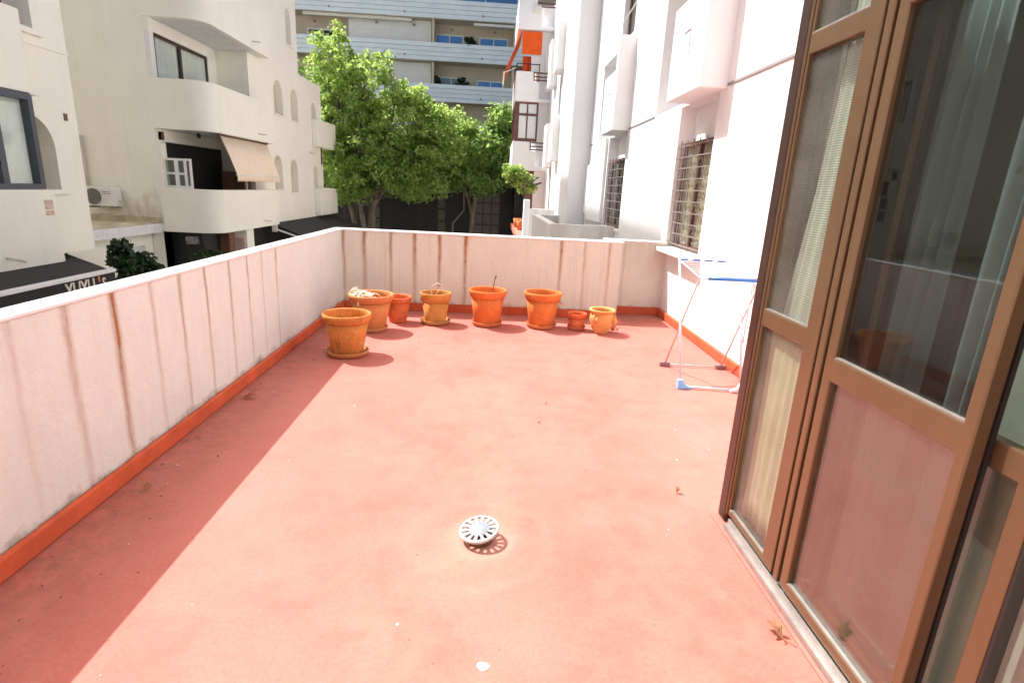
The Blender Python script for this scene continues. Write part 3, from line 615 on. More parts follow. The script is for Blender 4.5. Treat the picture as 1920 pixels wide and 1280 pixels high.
# ================================================================== TERRACE OBJECTS
def pot(key, x, y, H, D, Bd, base, streak, amt, label, style='flare', saucer=None, slabel=None, soil=.3):
    r, rb = D/2, Bd/2; seed = ord(key)
    z0 = .002
    if saucer:
        sm = terracotta('saucer_clay_'+key, tuple(v*.78+.03 for v in base), (.40, .25, .15), .5, seed+20)
        R_ = saucer/2
        put('saucer', MB().lathe([(.001, 0), (R_*.84, 0), (R_*.93, .012), (R_, .045), (R_*.985, .052), (R_*.95, .049), (R_*.87, .018), (.001, .016)], 48), sm, None, True,
            label=slabel, cat='saucer', group='clay saucers under the pots', loc=(x, y, .002))
        z0 = .0185
    t = thing('terracotta_pot', (x, y, z0), label, 'flowerpot', 'terracotta pots along the parapet')
    m = terracotta('clay_'+key, base, streak, amt, seed)
    h = H
    if style == 'flare':      # tapered pot with a rolled rim band
        body = [(.001, 0), (rb*.96, 0), (rb, .008), (rb+(r*.86-rb)*.5, h*.42), (r*.865, h*.80)]
        inner = [(r*.80, h*.80), (rb*1.02, h*soil*.6+.02), (.001, h*soil*.6+.02)]
        o = put('body', MB().lathe(body+inner, 56, wob=.006), m, t, True, loc=(0, 0, 0))
        rim = [(r*.85, h*.785), (r*.90, h*.79), (r*.955, h*.86), (r*.99, h*.92), (r, h*.955), (r*.985, h*.985), (r*.95, h), (r*.90, h*.99), (r*.875, h*.95), (r*.84, h*.80)]
        put('rim', MB().lathe(rim, 56, closed=True), m, t, True, loc=(0, 0, 0))
    elif style == 'band':     # straight sides with a wide collar
        body = [(.001, 0), (rb*.97, 0), (rb, .006), (r*.89, h*.74), (r*.80, h*.74), (rb*.95, h*soil), (.001, h*soil)]
        put('body', MB().lathe(body, 48), m, t, True, loc=(0, 0, 0))
        rim = [(r*.86, h*.72), (r*.955, h*.72), (r, h*.97), (r*.985, h), (r*.92, h), (r*.90, h*.96), (r*.82, h*.74)]
        put('rim', MB().lathe(rim, 48, closed=True), m, t, True, loc=(0, 0, 0))
    else:                     # small round-bellied urn with masks on its sides
        body = [(.001, 0), (rb*.95, 0), (rb, .01), (r*.72, h*.22), (r*.90, h*.48), (r*.90, h*.68), (r*.82, h*.84), (r*.78, h*.86), (r*.76, h*.5), (rb*.9, h*.35), (.001, h*.35)]
        put('body', MB().lathe(body, 48), m, t, True, loc=(0, 0, 0))
        rim = [(r*.79, h*.84), (r*.86, h*.86), (r*.98, h*.92), (r, h*.96), (r*.97, h), (r*.84, h*.995), (r*.76, h*.96), (r*.75, h*.86)]
        put('rim', MB().lathe(rim, 48, closed=True), m, t, True, loc=(0, 0, 0))
        for a in (R(-140), R(-20), R(95)):
            c, s = math.cos(a), math.sin(a); q = r*.88
            mb = MB()
            mb.tube([(c*q, s*q, h*.78), (c*(q+.012), s*(q+.012), h*.70), (c*(q+.015), s*(q+.015), h*.56), (c*(q+.005), s*(q+.02), h*.42), (c*(q-.02), s*(q-.02), h*.32)], [.014, .022, .026, .018, .008], 10)
            for e in (-.28, .28):
                cc, ss = math.cos(a+e), math.sin(a+e); mb.tube([(cc*q, ss*q, h*.72), (cc*(q+.02), ss*(q+.02), h*.60), (cc*q, ss*q, h*.46)], [.010, .018, .008], 8)
            put('ornament', mb, m, t, True, loc=(0, 0, 0))
    sz = h*(soil*.6 if style == 'flare' else soil if style == 'band' else .35) + .024
    put('soil', MB().lathe([(.001, sz+.012), (rb*.5, sz+.014), (rb*.97, sz+.004)], 24), 'soil', t, True, loc=(0, 0, 0))
    return t
OR = (.60, .20, .055); DO = (.56, .24, .06); RD = (.62, .15, .05); BO = (.66, .17, .04)
pot('A', -1.33, 5.15, .39, .46, .29, (.58, .215, .05), (.22, .11, .03), .75, 'ochre-streaked terracotta pot standing nearest the camera by the street parapet', 'flare', .40, 'clay saucer under the nearest pot by the street parapet')
pot('B', -1.30, 6.10, .40, .50, .30, (.62, .23, .075), (.36, .2, .1), .5, 'large terracotta pot filled with dry pale stems in the parapet corner', 'flare', .36, 'thick clay saucer under the large pot with dry pale stems', .9)
pot('C', -1.08, 6.55, .31, .34, .20, RD, (.4, .12, .06), .4, 'reddish empty terracotta pot without a saucer tucked behind the large one', 'flare')
pot('D', -.63, 6.55, .36, .37, .24, DO, (.40, .25, .1), .6, 'ochre terracotta pot with a curled dry stem over its rim', 'band', .36, 'clay saucer under the pot with the curled dry stem', .6)
pot('E', -.01, 6.57, .42, .46, .31, BO, (.45, .14, .05), .35, 'big orange terracotta pot with one upright dead stick, middle of the row', 'flare', .37, 'clay saucer under the pot with one upright dead stick', .75)
pot('F', .655, 6.57, .42, .46, .30, (.64, .18, .045), (.42, .16, .06), .4, 'orange terracotta pot with dead reddish twigs spilling at its rim', 'flare', .37, 'clay saucer under the pot with dead reddish twigs', .85)
pot('G', 1.08, 6.52, .185, .235, .165, RD, (.42, .14, .07), .4, 'smallest terracotta pot in the row, red and straight-sided', 'band', .22, 'small saucer under the smallest red pot')
pot('H', 1.36, 6.40, .29, .32, .17, (.66, .31, .10), (.62, .42, .24), .6, 'pale round-bellied terracotta pot with raised masks at the end of the row', 'urn')

def sprig(name, m, x, y, z, n, length, spread, rad, label, cat='dead plant', droop=.6, seed=1):
    rr_ = random.Random(seed); mb = MB()
    for i in range(n):
        a = rr_.uniform(0, 6.28); q = rr_.uniform(.2, 1)*spread; L = length*rr_.uniform(.6, 1.1); p = Vector((x+rr_.gauss(0, .03), y+rr_.gauss(0, .03), z)); path = [p.copy()]
        d = Vector((math.cos(a)*q, math.sin(a)*q, 1)).normalized()
        for k in range(7):
            p = p + d*L/7; d = (d + Vector((math.cos(a)*.2, math.sin(a)*.2, -droop*rr_.uniform(.4, 1.1)*.4)) + Vector((rr_.gauss(0, .16), rr_.gauss(0, .16), rr_.gauss(0, .1)))).normalized(); path.append(p.copy())
        mb.tube(path, [rad*(1-.6*k/7) for k in range(8)], 5)
    return put(name, mb, m, None, True, label=label, cat=cat)
hp = MB(); rr0 = random.Random(4)
for i in range(52):      # a tangle lying on the left half of the pot, rising a little over the rim
    cx, cy = -1.40+rr0.gauss(0, .055), 6.10+rr0.gauss(0, .07); a = rr0.uniform(0, 6.28); L = rr0.uniform(.05, .11); h0 = .40+rr0.uniform(-.05, .045)
    pts = []
    for k in range(6):
        u = (k-2.5)/2.5; pts.append((cx+math.cos(a)*L*u+rr0.gauss(0, .008), cy+math.sin(a)*L*u+rr0.gauss(0, .008), h0+.05*(1-u*u)-.05+rr0.gauss(0, .006)))
    hp.tube(pts, [.006, .010, .011, .011, .009, .005], 6)
hp.tube([(-1.38, 6.1, .10), (-1.39, 6.1, .25), (-1.40, 6.1, .40)], [.03, .035, .03], 6)
put('dead_plant', hp, 'drysprig', None, True, label='heap of pale dry stems in the large corner pot', cat='dead plant')
mb = MB().tube([(-.66, 6.53, .20), (-.68, 6.52, .38), (-.66, 6.50, .47), (-.60, 6.50, .50), (-.55, 6.51, .46), (-.53, 6.52, .38), (-.56, 6.53, .33)], [.008, .007, .006, .006, .005, .005, .003], 6)
mb.tube([(-.63, 6.55, .20), (-.62, 6.54, .36), (-.58, 6.52, .44), (-.52, 6.54, .42)], [.006, .005, .004, .003], 6)
put('dead_plant', mb, 'drysprig', None, True, label='curled pale dry stem arching out of the ochre pot', cat='dead plant')
mb = MB().tube([(.04, 6.60, .19), (.045, 6.60, .42), (.07, 6.59, .56), (.075, 6.59, .60)], [.008, .007, .007, .004], 6).tube([(.07, 6.59, .56), (.085, 6.59, .59), (.075, 6.585, .61)], [.006, .009, .004], 6)
put('dead_plant', mb, 'drydark', None, True, label='single upright brown dead stick in the big orange pot', cat='dead plant')
sprig('dead_plant', mat('red_twigs', (.50, .17, .07), .9, .3, 20), .72, 6.57, .27, 30, .24, .75, .006, 'dead reddish twigs at the rim of the right-hand orange pot', droop=.9, seed=8)
sprig('dead_plant', mat('red_sprig', (.60, .20, .07), .9, .3, 20), 1.53, 6.47, .02, 12, .24, .8, .006, 'small dry orange sprig leaning behind the round-bellied pot', droop=.5, seed=12)

# ---- clothes drying rack
dr = thing('drying_rack', (2.0, 4.8, 0), 'white folding clothes airer with blue end bars by the white wall', 'drying rack')
LT, RTn = (1.74, 4.50, .975), (2.24, 4.47, .975); LF, RF = (1.74, 5.07, 1.06), (2.32, 5.05, 1.06)
FA, FB, FC, FD = (1.76, 5.15, .02), (2.31, 5.12, .02), (1.71, 4.51, .02), (2.22, 4.46, .02)
put('top_frame', MB().tube([LT, LF], .009, 8).tube([RTn, RF], .009, 8).tube([LF, RF], .007, 8).tube([LT, RTn], .007, 8), 'rackwhite', dr, True)
lerp = lambda a, b, f: tuple(p+(q-p)*f for p, q in zip(a, b))
for i in range(1, 9):
    f = i/9; put('wire', MB().tube([lerp(LT, LF, f), lerp(RTn, RF, f)], .004, 6), 'rackwhite', dr, True)
put('end_bar', MB().tube([lerp(LT, RTn, .14), lerp(LT, RTn, .97)], .014, 10), 'rackblue', dr, True)
for f0, f1 in ((.02, .14), (.22, .34), (.42, .54), (.62, .74)): put('end_bar', MB().tube([lerp(LF, RF, f0), lerp(LF, RF, f1)], .009, 10), 'rackblue', dr, True)
for a, b in ((lerp(LT, LF, .95), FC), (lerp(RTn, RF, .95), FD)): put('leg', MB().tube([a, b], .011, 8), 'rackwhite', dr, True)
for a, b in ((LT, FA), (RTn, FB)): put('leg', MB().tube([a, b], .008, 8), 'rackrust', dr, True)
put('cross_bar', MB().tube([FA, FB], .007, 8), 'rackrust', dr, True)
put('cross_bar', MB().tube([FC, FD], .009, 8), 'rackwhite', dr, True)
def foot(p, m, sx):
    x, y, z = p
    put('foot', MB().extrude([(x-.035*sx, y-.022, .001), (x+.10*sx, y-.022, .001), (x+.10*sx, y-.022, .018), (x+.04*sx, y-.022, .035), (x+.005*sx, y-.022, .085), (x-.035*sx, y-.022, .085)], (0, .044, 0)), m, dr, bevel=.006)
foot(FC, 'rackpale', 1); foot(FD, 'rackwhite', -1)
for p in (FA, FB): put('foot', B(p[0]-.05, p[0]+.05, p[1]-.025, p[1]+.025, .001, .045), 'rackpurple', dr, bevel=.008)
for i in range(5):
    z = .88-.11*i; put('hook', MB().tube([(2.25, 4.62, z), (2.31, 4.60, z-.01), (2.33, 4.58, z-.05)], .004, 5), 'rackwhite', dr, True)
put('hanger', MB().tube([(2.25, 4.62, .99), (2.25, 4.62, .40)], .006, 6), 'rackwhite', dr, True)

# ---- drain cover
dc = thing('drain_cover', (0.0, 2.28, 0), 'round white slotted drain cover sitting tilted on the red floor', 'drain cover')
def tilt(mb, h=.052, ax=R(5), ay=R(-9)):
    mt = Matrix.Translation((0, 2.28, h)) @ Matrix.Rotation(ay, 4, 'Y') @ Matrix.Rotation(ax, 4, 'X')
    mb.v = [tuple(mt @ Vector(p)) for p in mb.v]; return mb
put('ring', tilt(MB().lathe([(.082, 0), (.094, -.004), (.096, .004), (.092, .010), (.082, .010)], 56, closed=True)), 'drainwhite', dc, True)
put('disc', tilt(MB().lathe([(.001, 0), (.05, 0), (.052, .006), (.048, .010), (.001, .011)], 40)), 'drainmetal', dc, True)
for k in range(14):
    a = 2*math.pi*k/14; c, s = math.cos(a), math.sin(a); w0, w1 = .005, .009
    q = [(c*.05-s*w0, s*.05+c*w0, .001), (c*.05+s*w0, s*.05-c*w0, .001), (c*.084+s*w1, s*.084-c*w1, .001), (c*.084-s*w1, s*.084+c*w1, .001)]
    put('spoke', tilt(MB().extrude(q, (0, 0, .008))), 'drainwhite', dc)
put('collar', MB().lathe([(.058, .001), (.064, .001), (.062, .044), (.056, .044)], 32, (0, 2.28, 0), closed=True), 'draincollar', dc, True)
put('pit', MB().lathe([(.001, .003), (.055, .003)], 24, (0, 2.28, 0)), 'dark', dc)

def crumbs(name, n, seed, m, smin, smax, label, shade=False):
    rr_ = random.Random(seed); mb = MB()
    for i in range(n):
        if shade and rr_.random() < .7: x, y = -1.865+abs(rr_.gauss(0, .16)), rr_.uniform(1.2, 7.0)
        else: x, y = rr_.uniform(-1.8, 2.3), rr_.uniform(1.2, 7.1)
        if x > 1.15 and y < 2.65: continue
        q = rr_.uniform(smin, smax)*(1 if rr_.random() < .85 else 1.8); a = rr_.uniform(0, 6.28); st = rr_.uniform(.4, 1.)
        c, s_ = math.cos(a)*q, math.sin(a)*q
        mb.add([(x-c, y-s_, .001), (x+s_*st, y-c*st, .001), (x+c, y+s_, .001+q*.3), (x-s_*st*.6, y+c*st*.6, .001), (x, y, .001+q*.7)], [(0, 1, 4), (1, 2, 4), (2, 3, 4), (3, 0, 4)])
    put(name, mb, m, None, label=label, cat='debris', kind='stuff')
crumbs('leaf_crumbs', 130, 3, 'drydark', .003, .008, 'tiny brown leaf crumbs and grit scattered over the red floor', True)
crumbs('paint_flakes', 34, 4, 'stone', .002, .006, 'tiny pale flakes scattered over the red floor')
def dry_leaf(x, y, s, rz, label, seed):
    rr_ = random.Random(seed); mb = MB()
    for k, (a, L) in enumerate(((-1.0, .6), (-.45, .9), (0.05, 1.1), (.5, .85), (1.05, .6))):
        d = Vector((math.cos(a), math.sin(a), 0)); n_ = Vector((-d.y, d.x, 0)); L *= s
        zz = [.004, .015+rr_.random()*.03, .01+rr_.random()*.05]
        p0, p1, p2 = Vector((0, 0, zz[0])), d*L*.5+Vector((0, 0, zz[1])), d*L+Vector((0, 0, zz[2]))
        mb.add([p0, p1-n_*L*.2+Vector((0, 0, .012)), p2, p1+n_*L*.2, p1-Vector((0, 0, .006))], [(0, 1, 4), (1, 2, 4), (2, 3, 4), (3, 0, 4)])
    mb.tube([(0, 0, .004), (-.5*s, .1*s, .012), (-.8*s, .05*s, .006)], .0022, 4)
    put('dry_leaf', mb, 'dryleaf', None, label=label, cat='leaf', group='dry leaves on the terrace', loc=(x, y, .0), rz=rz)
dry_leaf(-1.79, 3.93, .085, .2, 'curled dry leaf lying at the foot of the street parapet', 1)
dry_leaf(1.17, 1.70, .06, 2.4, 'curled dry leaf on the floor beside the sliding door sill', 5)
dry_leaf(-1.74, 2.62, .05, 1.2, 'small dark dry leaf in the shade close to the camera', 6)
dry_leaf(1.10, 2.74, .026, 1.0, 'tiny dry leaf in the sun near the screen corner post', 9)

# ================================================================== LEFT CREAM BUILDINGS
# ---- main block with rounded balconies
cm = thing('cream_building', (-12, 20, -3.3), 'cream apartment block with rounded balconies and small arched windows across the street', 'building')
CX, CY, BX = -8.2, 16.5, -7.8
lev = [(-.05, 1.17), (2.74, 4.02), (5.50, 6.90)]
subs = [(-9.34, CX+.2, CY-.1, 20.2, z0, zt) for (z0, z1), zt in zip(lev, (2.74, 5.50, 8.3))]
subs.append((-9.4, CX+.2, CY-.1, 29, -3.4, -.05))
A1 = [(22.35, 23.25, 3.90, 5.1), (24.15, 24.95, 3.85, 5.05), (26.75, 27.4, 3.80, 4.9), (22.0, 22.85, 1.15, 2.42), (23.75, 24.6, 1.05, 2.35), (26.75, 27.3, 1.1, 2.2), (24.0, 24.55, 6.6, 7.9)]
for y0, y1, z0, z1 in A1: subs.append((CX-.28, CX+.2, y0, y1, z0, z1))
adds = [(-22, CX, CY, 28.2, -3.3, 5.75), (-22, CX, CY, 25.2, 5.75, 9.6), (-24, CX-.4, CY, 24.8, 9.6, 16.5), (-24, -11, CY, 24.8, 16.5, 24)]  # upper storeys out of view, added to keep sun off the courtyard
put('wall', MB().csg(adds, subs), 'cream', cm)
for y0, y1, z0, z1 in A1:      # arch heads: solid corner pieces round a half circle
    r_ = (y1-y0)/2; zc = z1-r_; cy = (y0+y1)/2
    for s in (-1, 1):
        pts = [(CX, cy+s*r_, z1), (CX, cy, z1)] + [(CX, cy+s*r_*math.sin(a), zc+r_*math.cos(a)) for a in [R(q) for q in range(0, 91, 10)]]
        pts = [(CX-.002, y, z) for x, y, z in pts]
        put('arch_head', MB().extrude(pts, (-.275, 0, 0)), 'cream', cm)
    w = put('arched_window', B(CX-.27, CX-.24, y0+.001, y1-.001, z0+.001, z1-.001), 'beige', cm)
    put('sill', B(CX-.2, CX+.05, y0-.06, y1+.06, z0-.07, z0-.002), 'cream', cm)
def bal_path(off, far):
    r_ = .55
    p = [(-9.339, CY+off)]
    for a in range(0, 91, 9): q = R(a); p.append((BX-r_+(r_-off)*math.sin(q), CY+r_-(r_-off)*math.cos(q)))
    p.append((BX-off, far)); return p
for k, (z0, z1) in enumerate(lev):
    far = 21.1
    outer, inner = bal_path(0, far), bal_path(.16, far-.16)
    loop = outer + [(CX-.0, far), (CX, far-.16)] + inner[::-1]
    b = put('balcony', MB().prism(loop, z0, z1), 'cream', cm)
    put('balcony_floor', MB().prism(bal_path(.162, far-.17) + [(CX, far-.17), (CX, 20.19), (-9.339, 20.19)], z0+.004, z0+.16), 'cap', cm)
    put('spout', MB().tube([(BX-.02, 19.7, z0+.22), (BX+.26, 19.7, z0+.20)], .02, 6), 'pipe', cm)
# glazing of the upper and lower balcony
def slider(z0, z1, m_frame, parts, x=-9.3, thick=.05):
    for a, b in parts:
        w = put('window', MB().csg([(x, x+thick, a, b, z0, z1)], [(x-.1, x+.2, a+.06, b-.06, z0+.06, z1-.08)]), m_frame, cm)
        put('pane', B(x+.015, x+.022, a+.06, b-.06, z0+.06, z1-.08), 'clearglass', w)
slider(3.0, 5.16, 'bronzedark', ((16.72, 18.02), (18.03, 19.6)), -9.27)
put('lintel', B(-9.339, -9.2, 16.52, 20.19, 5.17, 5.495), 'cream', cm)
put('jamb', B(-9.339, -9.2, 16.502, 16.70, 2.98, 5.169), 'pvc', cm)
put('jamb', B(-9.339, -9.2, 19.62, 20.19, 2.98, 5.169), 'cream', cm)
for i, (a, b, z0, z1) in enumerate(((16.7, 19.6, 3.0, 5.14),)):
    mb = MB(); n = 60
    for q in range(n+1):
        y = a+(b-a)*q/n; x = -9.37-.0+.03*math.sin(q*1.1)+.01*math.sin(q*.37); mb.v += [(x, y, z0), (x, y, z1)]
    for q in range(n): mb.f.append((2*q, 2*q+2, 2*q+3, 2*q+1))
# curtain hangs in a shallow pocket cut behind the glass
    put('curtain', MB().add([(v[0]+.078, v[1], v[2]) for v in mb.v], mb.f), 'curtain', cm, True)
put('glazing', B(-9.335, -9.28, 16.75, 20.19, .12, 2.40), 'dark', cm)
put('lintel', B(-9.338, -9.2, 16.56, 20.19, 2.41, 2.735), 'cream', cm)
put('jamb', B(-9.338, -9.2, 16.502, 16.74, .13, 2.40), 'cream', cm)
put('lamp', MB().lathe([(.001, 0), (.05, 0), (.06, .08), (.03, .14), (.001, .14)], 12, (-8.7, 17.6, 2.6)), 'nearblack', cm)
put('alarm_box', B(-9.28, -9.16, 16.56, 16.63, 2.44, 2.66), 'redpaint', cm)
# white casement standing open on the lower balcony
ow = put('open_window', MB().csg([(-9.36, -8.50, 16.60, 16.66, 1.172, 1.98)], [(-9.30, -8.96, 16.5, 16.7, 1.24, 1.54), (-9.30, -8.96, 16.5, 16.7, 1.60, 1.92), (-8.86, -8.70, 16.5, 16.7, 1.24, 1.54), (-8.86, -8.70, 16.5, 16.7, 1.60, 1.92), (-8.63, -8.55, 16.5, 16.7, 1.24, 1.92)]), 'pvc', cm)
put('pane', B(-9.30, -8.55, 16.625, 16.632, 1.24, 1.92), 'winglass', ow)
# cabinet and washing line posts behind the parapet
put('cabinet', B(-9.0, -8.3, 19.5, 20.1, .12, 1.72), 'brownwood', cm)
put('post', MB().tube([(-8.0, 19.0, 1.1), (-8.0, 19.0, 2.0)], .02, 6), 'pvc', cm)
# far pair of box balconies on the street face
for z0, z1 in ((3.05, 4.22), (.0, 1.2)):
    put('balcony', MB().csg([(-7.92, CX+.5, 26.75, 29.5, z0, z1)], [(-8.1, CX+1, 26.95, 29.35, z0+.2, z1+.1)]) if False else MB().csg([(CX+.002, -7.9, 26.72, 29.5, z0, z1), (-9.2, -7.9, 28.202, 29.5, z0, z1)], [(CX-.9, -8.05, 26.9, 29.35, z0+.2, z1+.1)]), 'cream', cm, bevel=.03)
put('shutter_strip', B(CX+.003, CX+.05, 27.9, 28.0, 2.3, 3.04), 'redpaint', cm)
put('spout', MB().tube([(CX, 26.2, 2.75), (CX+.3, 26.2, 2.72)], .02, 6), 'pipe', cm)
put('spout', MB().tube([(-7.9, 29.2, 3.4), (-7.6, 29.2, 3.38)], .02, 6), 'pipe', cm)
# shopfronts under the block
sh = put('shopfront', MB().csg([(-9.6, -8.5, 16.9, 28.0, -3.3, -.06)], []), 'blackpaint_shade', cm)
put('shop_pillar', B(-8.48, -7.95, 18.6, 19.15, -3.3, -.06), 'cream', cm)
put('shop_notice', B(-8.4, -8.04, 18.585, 18.598, -.75, -.35), 'print', cm)
put('brick_pier', B(-8.49, -8.2, 17.9, 18.3, -3.3, -.06), 'brownwood', cm)
put('shop_sign', B(-9.0, -8.62, 16.88, 16.898, -.42, -.2), mat('shop_sign_white', (.5, .5, .48), .7, c2=(.06, .06, .06), vscale=9), cm)
put('side_wall', B(-9.62, -9.40, 16.502, 17.2, -3.3, -.052), 'cream', cm)
# drain pipe
put('drain_pipe', MB().tube([(-11.30, 16.43, 1.12), (-11.32, 16.43, 2.45)], .05, 10), 'pipe', cm, True)
ac = thing('air_conditioner', (-10.8, 16.2, .60), 'white air conditioner unit hung on the cream wall above the annex roof', 'air conditioner')
put('casing', B(-11.2, -10.40, 16.12, 16.44, .60, 1.10), 'pvc', ac, bevel=.02)
put('fan_grille', MB().lathe([(.001, 0), (.2, 0), (.215, .015), (.001, .015)], 32), 'fan', ac)
ac.children[-1].matrix_parent_inverse = Matrix(); ac.children[-1].location = (-.16, -.085, .25); ac.children[-1].rotation_euler.x = R(90)
put('grille_slots', MB().box(-10.72, -10.5, 16.112, 16.119, .98, .995).box(-10.72, -10.5, 16.112, 16.119, .93, .945), 'fan', ac)
put('valve', MB().tube([(-10.40, 16.3, .75), (-10.33, 16.3, .75), (-10.33, 16.3, .62)], .02, 6), 'pipe', ac)
put('bracket', MB().box(-11.1, -11.04, 16.1, 16.5, .55, .598).box(-10.56, -10.5, 16.1, 16.5, .55, .598), 'iron', ac)

# ---- annex between the blocks
an = thing('flat_roofed_annex', (-11, 14, -3.3), 'low flat-roofed annex with white fascia between the two cream blocks', 'building')
put('wall', MB().csg([(-14, -9.72, 11.62, 16.48, -3.3, -.08)], [(-9.9, -9.6, 15.35, 16.1, -.97, -.42)]), 'cream', an)
put('roof_slab', B(-14, -9.4, 11.64, 16.49, -.078, .17), 'cap', an, bevel=.015)
put('roof_screed', B(-13.9, -9.5, 11.66, 16.48, .172, .20), 'creamdirty', an)
put('flashing', B(-13.9, -9.45, 16.40, 16.488, .201, .34), 'creamdirty', an)
w = put('window', B(-9.88, -9.85, 15.35, 16.1, -.97, -.42), 'dark', an); put('shutter', B(-9.85, -9.82, 15.36, 16.09, -.80, -.43), 'shutter', w)
put('shutter_shelf', B(-9.76, -9.60, 15.33, 16.12, -.84, -.80), 'pvc', an)

# ---- near wing
nw = thing('cream_building', (-12, 6, -3.3), 'nearest cream wing with dark blue glazed balcony at the left edge', 'building')
NX = -8.0
subs = [(NX-.4, NX+.2, 10.20, 10.95, 1.19, 2.45), (NX-.5, NX+.2, 9.3, 10.86, 3.85, 6.2)]
put('wall', MB().csg([(-22, NX, -14, 11.6, .03, 11.2), (-22, NX-.6, -14, 11.6, -3.3, .03)], subs), 'cream', nw)  # unseen top raised to block sky light from the courtyard wall
put('arch_head', MB().extrude([(NX-.002, 10.95, 2.45), (NX-.002, 10.40, 2.45)] + [(NX-.002, 10.40+.55*math.sin(a), 1.90+.55*math.cos(a)) for a in [R(q) for q in range(5, 91, 8)]], (-.395, 0, 0)), 'cream', nw)
put('arched_window', B(NX-.39, NX-.36, 10.202, 10.949, 1.195, 2.44), 'creamdirty', nw)
for y in (10.48, 10.58): put('window_bar', B(NX-.2, NX-.17, y, y+.03, 1.195, 2.40), 'nearblack', nw)
put('balcony', B(NX+.002, -7.8, -14, 10.5, -.11, 1.195), 'cream', nw, bevel=.02)
put('balcony', MB().prism([(NX+.002, -14), (-7.8, -14), (-7.8, 10.32), (-7.84, 10.39), (-7.92, 10.42), (NX+.002, 10.42)], 2.76, 4.02), 'cream', nw)
put('balcony_edge', B(NX+.003, -7.80, 10.30, 10.50, 2.73, 2.756), 'stone', nw)
gl = put('glazing_frame', MB().csg([(NX+.003, -7.82, 8.0, 10.35, 1.197, 2.758)], [(-8.2, -7.7, 9.62, 10.25, 1.29, 2.64), (-8.2, -7.7, 8.1, 9.50, 1.29, 2.64)]), 'bluegrey', nw)
put('pane', B(-7.90, -7.893, 9.62, 10.25, 1.29, 2.64), 'clearglass', gl); put('pane', B(-7.90, -7.893, 8.1, 9.50, 1.29, 2.64), 'clearglass', gl)
put('blind', B(-7.97, -7.96, 8.1, 10.25, 1.29, 2.64), 'curtain', gl)
put('window', B(NX-.47, NX-.44, 9.32, 10.85, 3.86, 6.19), 'dark', nw)
put('sill', B(NX-.3, NX+.07, 10.40, 11.0, 3.74, 3.84), 'cream', nw, bevel=.01)
put('sill', B(NX-.3, NX+.07, 10.35, 11.08, 1.10, 1.188), 'cream', nw, bevel=.01)
put('wall_line', B(NX+.001, NX+.03, 10.5, 11.6, 3.58, 3.62), 'cream', nw)
put('vent', B(NX+.001, NX+.012, 11.27, 11.36, 2.42, 2.55), 'brownwood', nw)
put('street_sign', MB().box(-7.799, -7.79, 10.22, 10.40, .76, .84).box(-7.799, -7.79, 10.22, 10.40, .86, 1.02), 'print', nw)
put('spout', MB().tube([(-7.8, 9.25, .13), (-7.5, 9.25, .08)], .022, 6), 'pipe', nw)
put('shopfront', B(NX-.59, NX-.55, -14, 11.58, -3.3, .02), 'blackpaint_shade', nw)

# ---- shop awnings
ya = thing('shop_awning', (-7.3, 5, -.2), 'black shop awning with white front bar and YUYU\'S lettering below the near wing', 'awning')
put('canopy', MB().extrude([(-8.58, -8, -.06), (-6.66, -8, -.10), (-6.66, 9.93, -.10), (-8.58, 11.5, -.06)], (0, 0, -.03)), 'black', ya)
put('front_bar', B(-6.66, -6.56, -8, 9.95, -.135, -.075), 'pvc', ya, bevel=.01)
put('valance', B(-6.62, -6.59, -8, 9.95, -.62, -.137), 'black', ya)
def lettering(txt, size, loc, rot, m, parent, xs=1.):
    cu = bpy.data.curves.new('lettering', 'FONT'); cu.body = txt; cu.size = size; cu.extrude = .004; cu.offset = .006
    o = bpy.data.objects.new('tmp', cu); col.objects.link(o)
    bpy.context.view_layer.update()
    me = bpy.data.meshes.new_from_object(o.evaluated_get(bpy.context.evaluated_depsgraph_get()))
    bpy.data.objects.remove(o)
    mt = Matrix.Translation(loc) @ rot @ Matrix.Diagonal((xs, 1, 1, 1)); me.transform(mt); me.materials.clear()
    return put('lettering', me, m, parent)
RY = Matrix(((0, 0, 1, 0), (1, 0, 0, 0), (0, 1, 0, 0), (0, 0, 0, 1)))     # text reads along +Y, facing +X
lettering("YUYU", .36, (-6.584, 8.76, -.415), RY, 'lettering', ya, .70)
lettering("S", .24, (-6.584, 9.60, -.36), RY, 'lettering', ya, .8)
lettering("'", .36, (-6.584, 9.50, -.415), RY, 'letterorange', ya, .8)
ca = thing('shop_awning', (-7.2, 24, -.2), 'charcoal awning sloping out below the far end of the cream block', 'awning')
put('canopy', MB().extrude([(-8.19, 21.5, -.06), (-6.4, 21.5, -.75), (-6.4, 29.5, -.75), (-8.19, 29.5, -.06)], (0, 0, -.03)), 'charcoal', ca)
put('side_arm', MB().tube([(-8.12, 21.45, -.25), (-6.4, 21.45, -.80)], .035, 8), 'pvc', ca)
put('bracket', B(-8.19, -8.02, 21.38, 21.49, -.36, -.06), 'pvc', ca)
put('valance', B(-6.41, -6.38, 21.5, 29.5, -1.05, -.75), 'charcoal', ca)
pa = thing('balcony_blind', (-7.7, 18.6, 2.2), 'peach striped canvas blind dropped over the lower rounded balcony', 'awning')
mb = MB(); n = 44
for i in range(n+1):
    y = 17.35+(20.75-17.35)*i/n; s = .012*math.sin(i*2.1)
    for f, x, z in ((0, -7.98, 2.72), (.5, -7.76+s, 2.18), (1, -7.56+s*1.5, 1.62), (1.1, -7.555+s*1.5, 1.42+.035*abs(math.sin(i*.9)))): mb.v.append((x, y, z))
for i in range(n):
    for k in range(3): a = 4*i+k; mb.f.append((a, a+4, a+5, a+1))
cv = put('canvas', mb, 'peach', pa, True); cv.modifiers.new('solidify', 'SOLIDIFY').thickness = .006
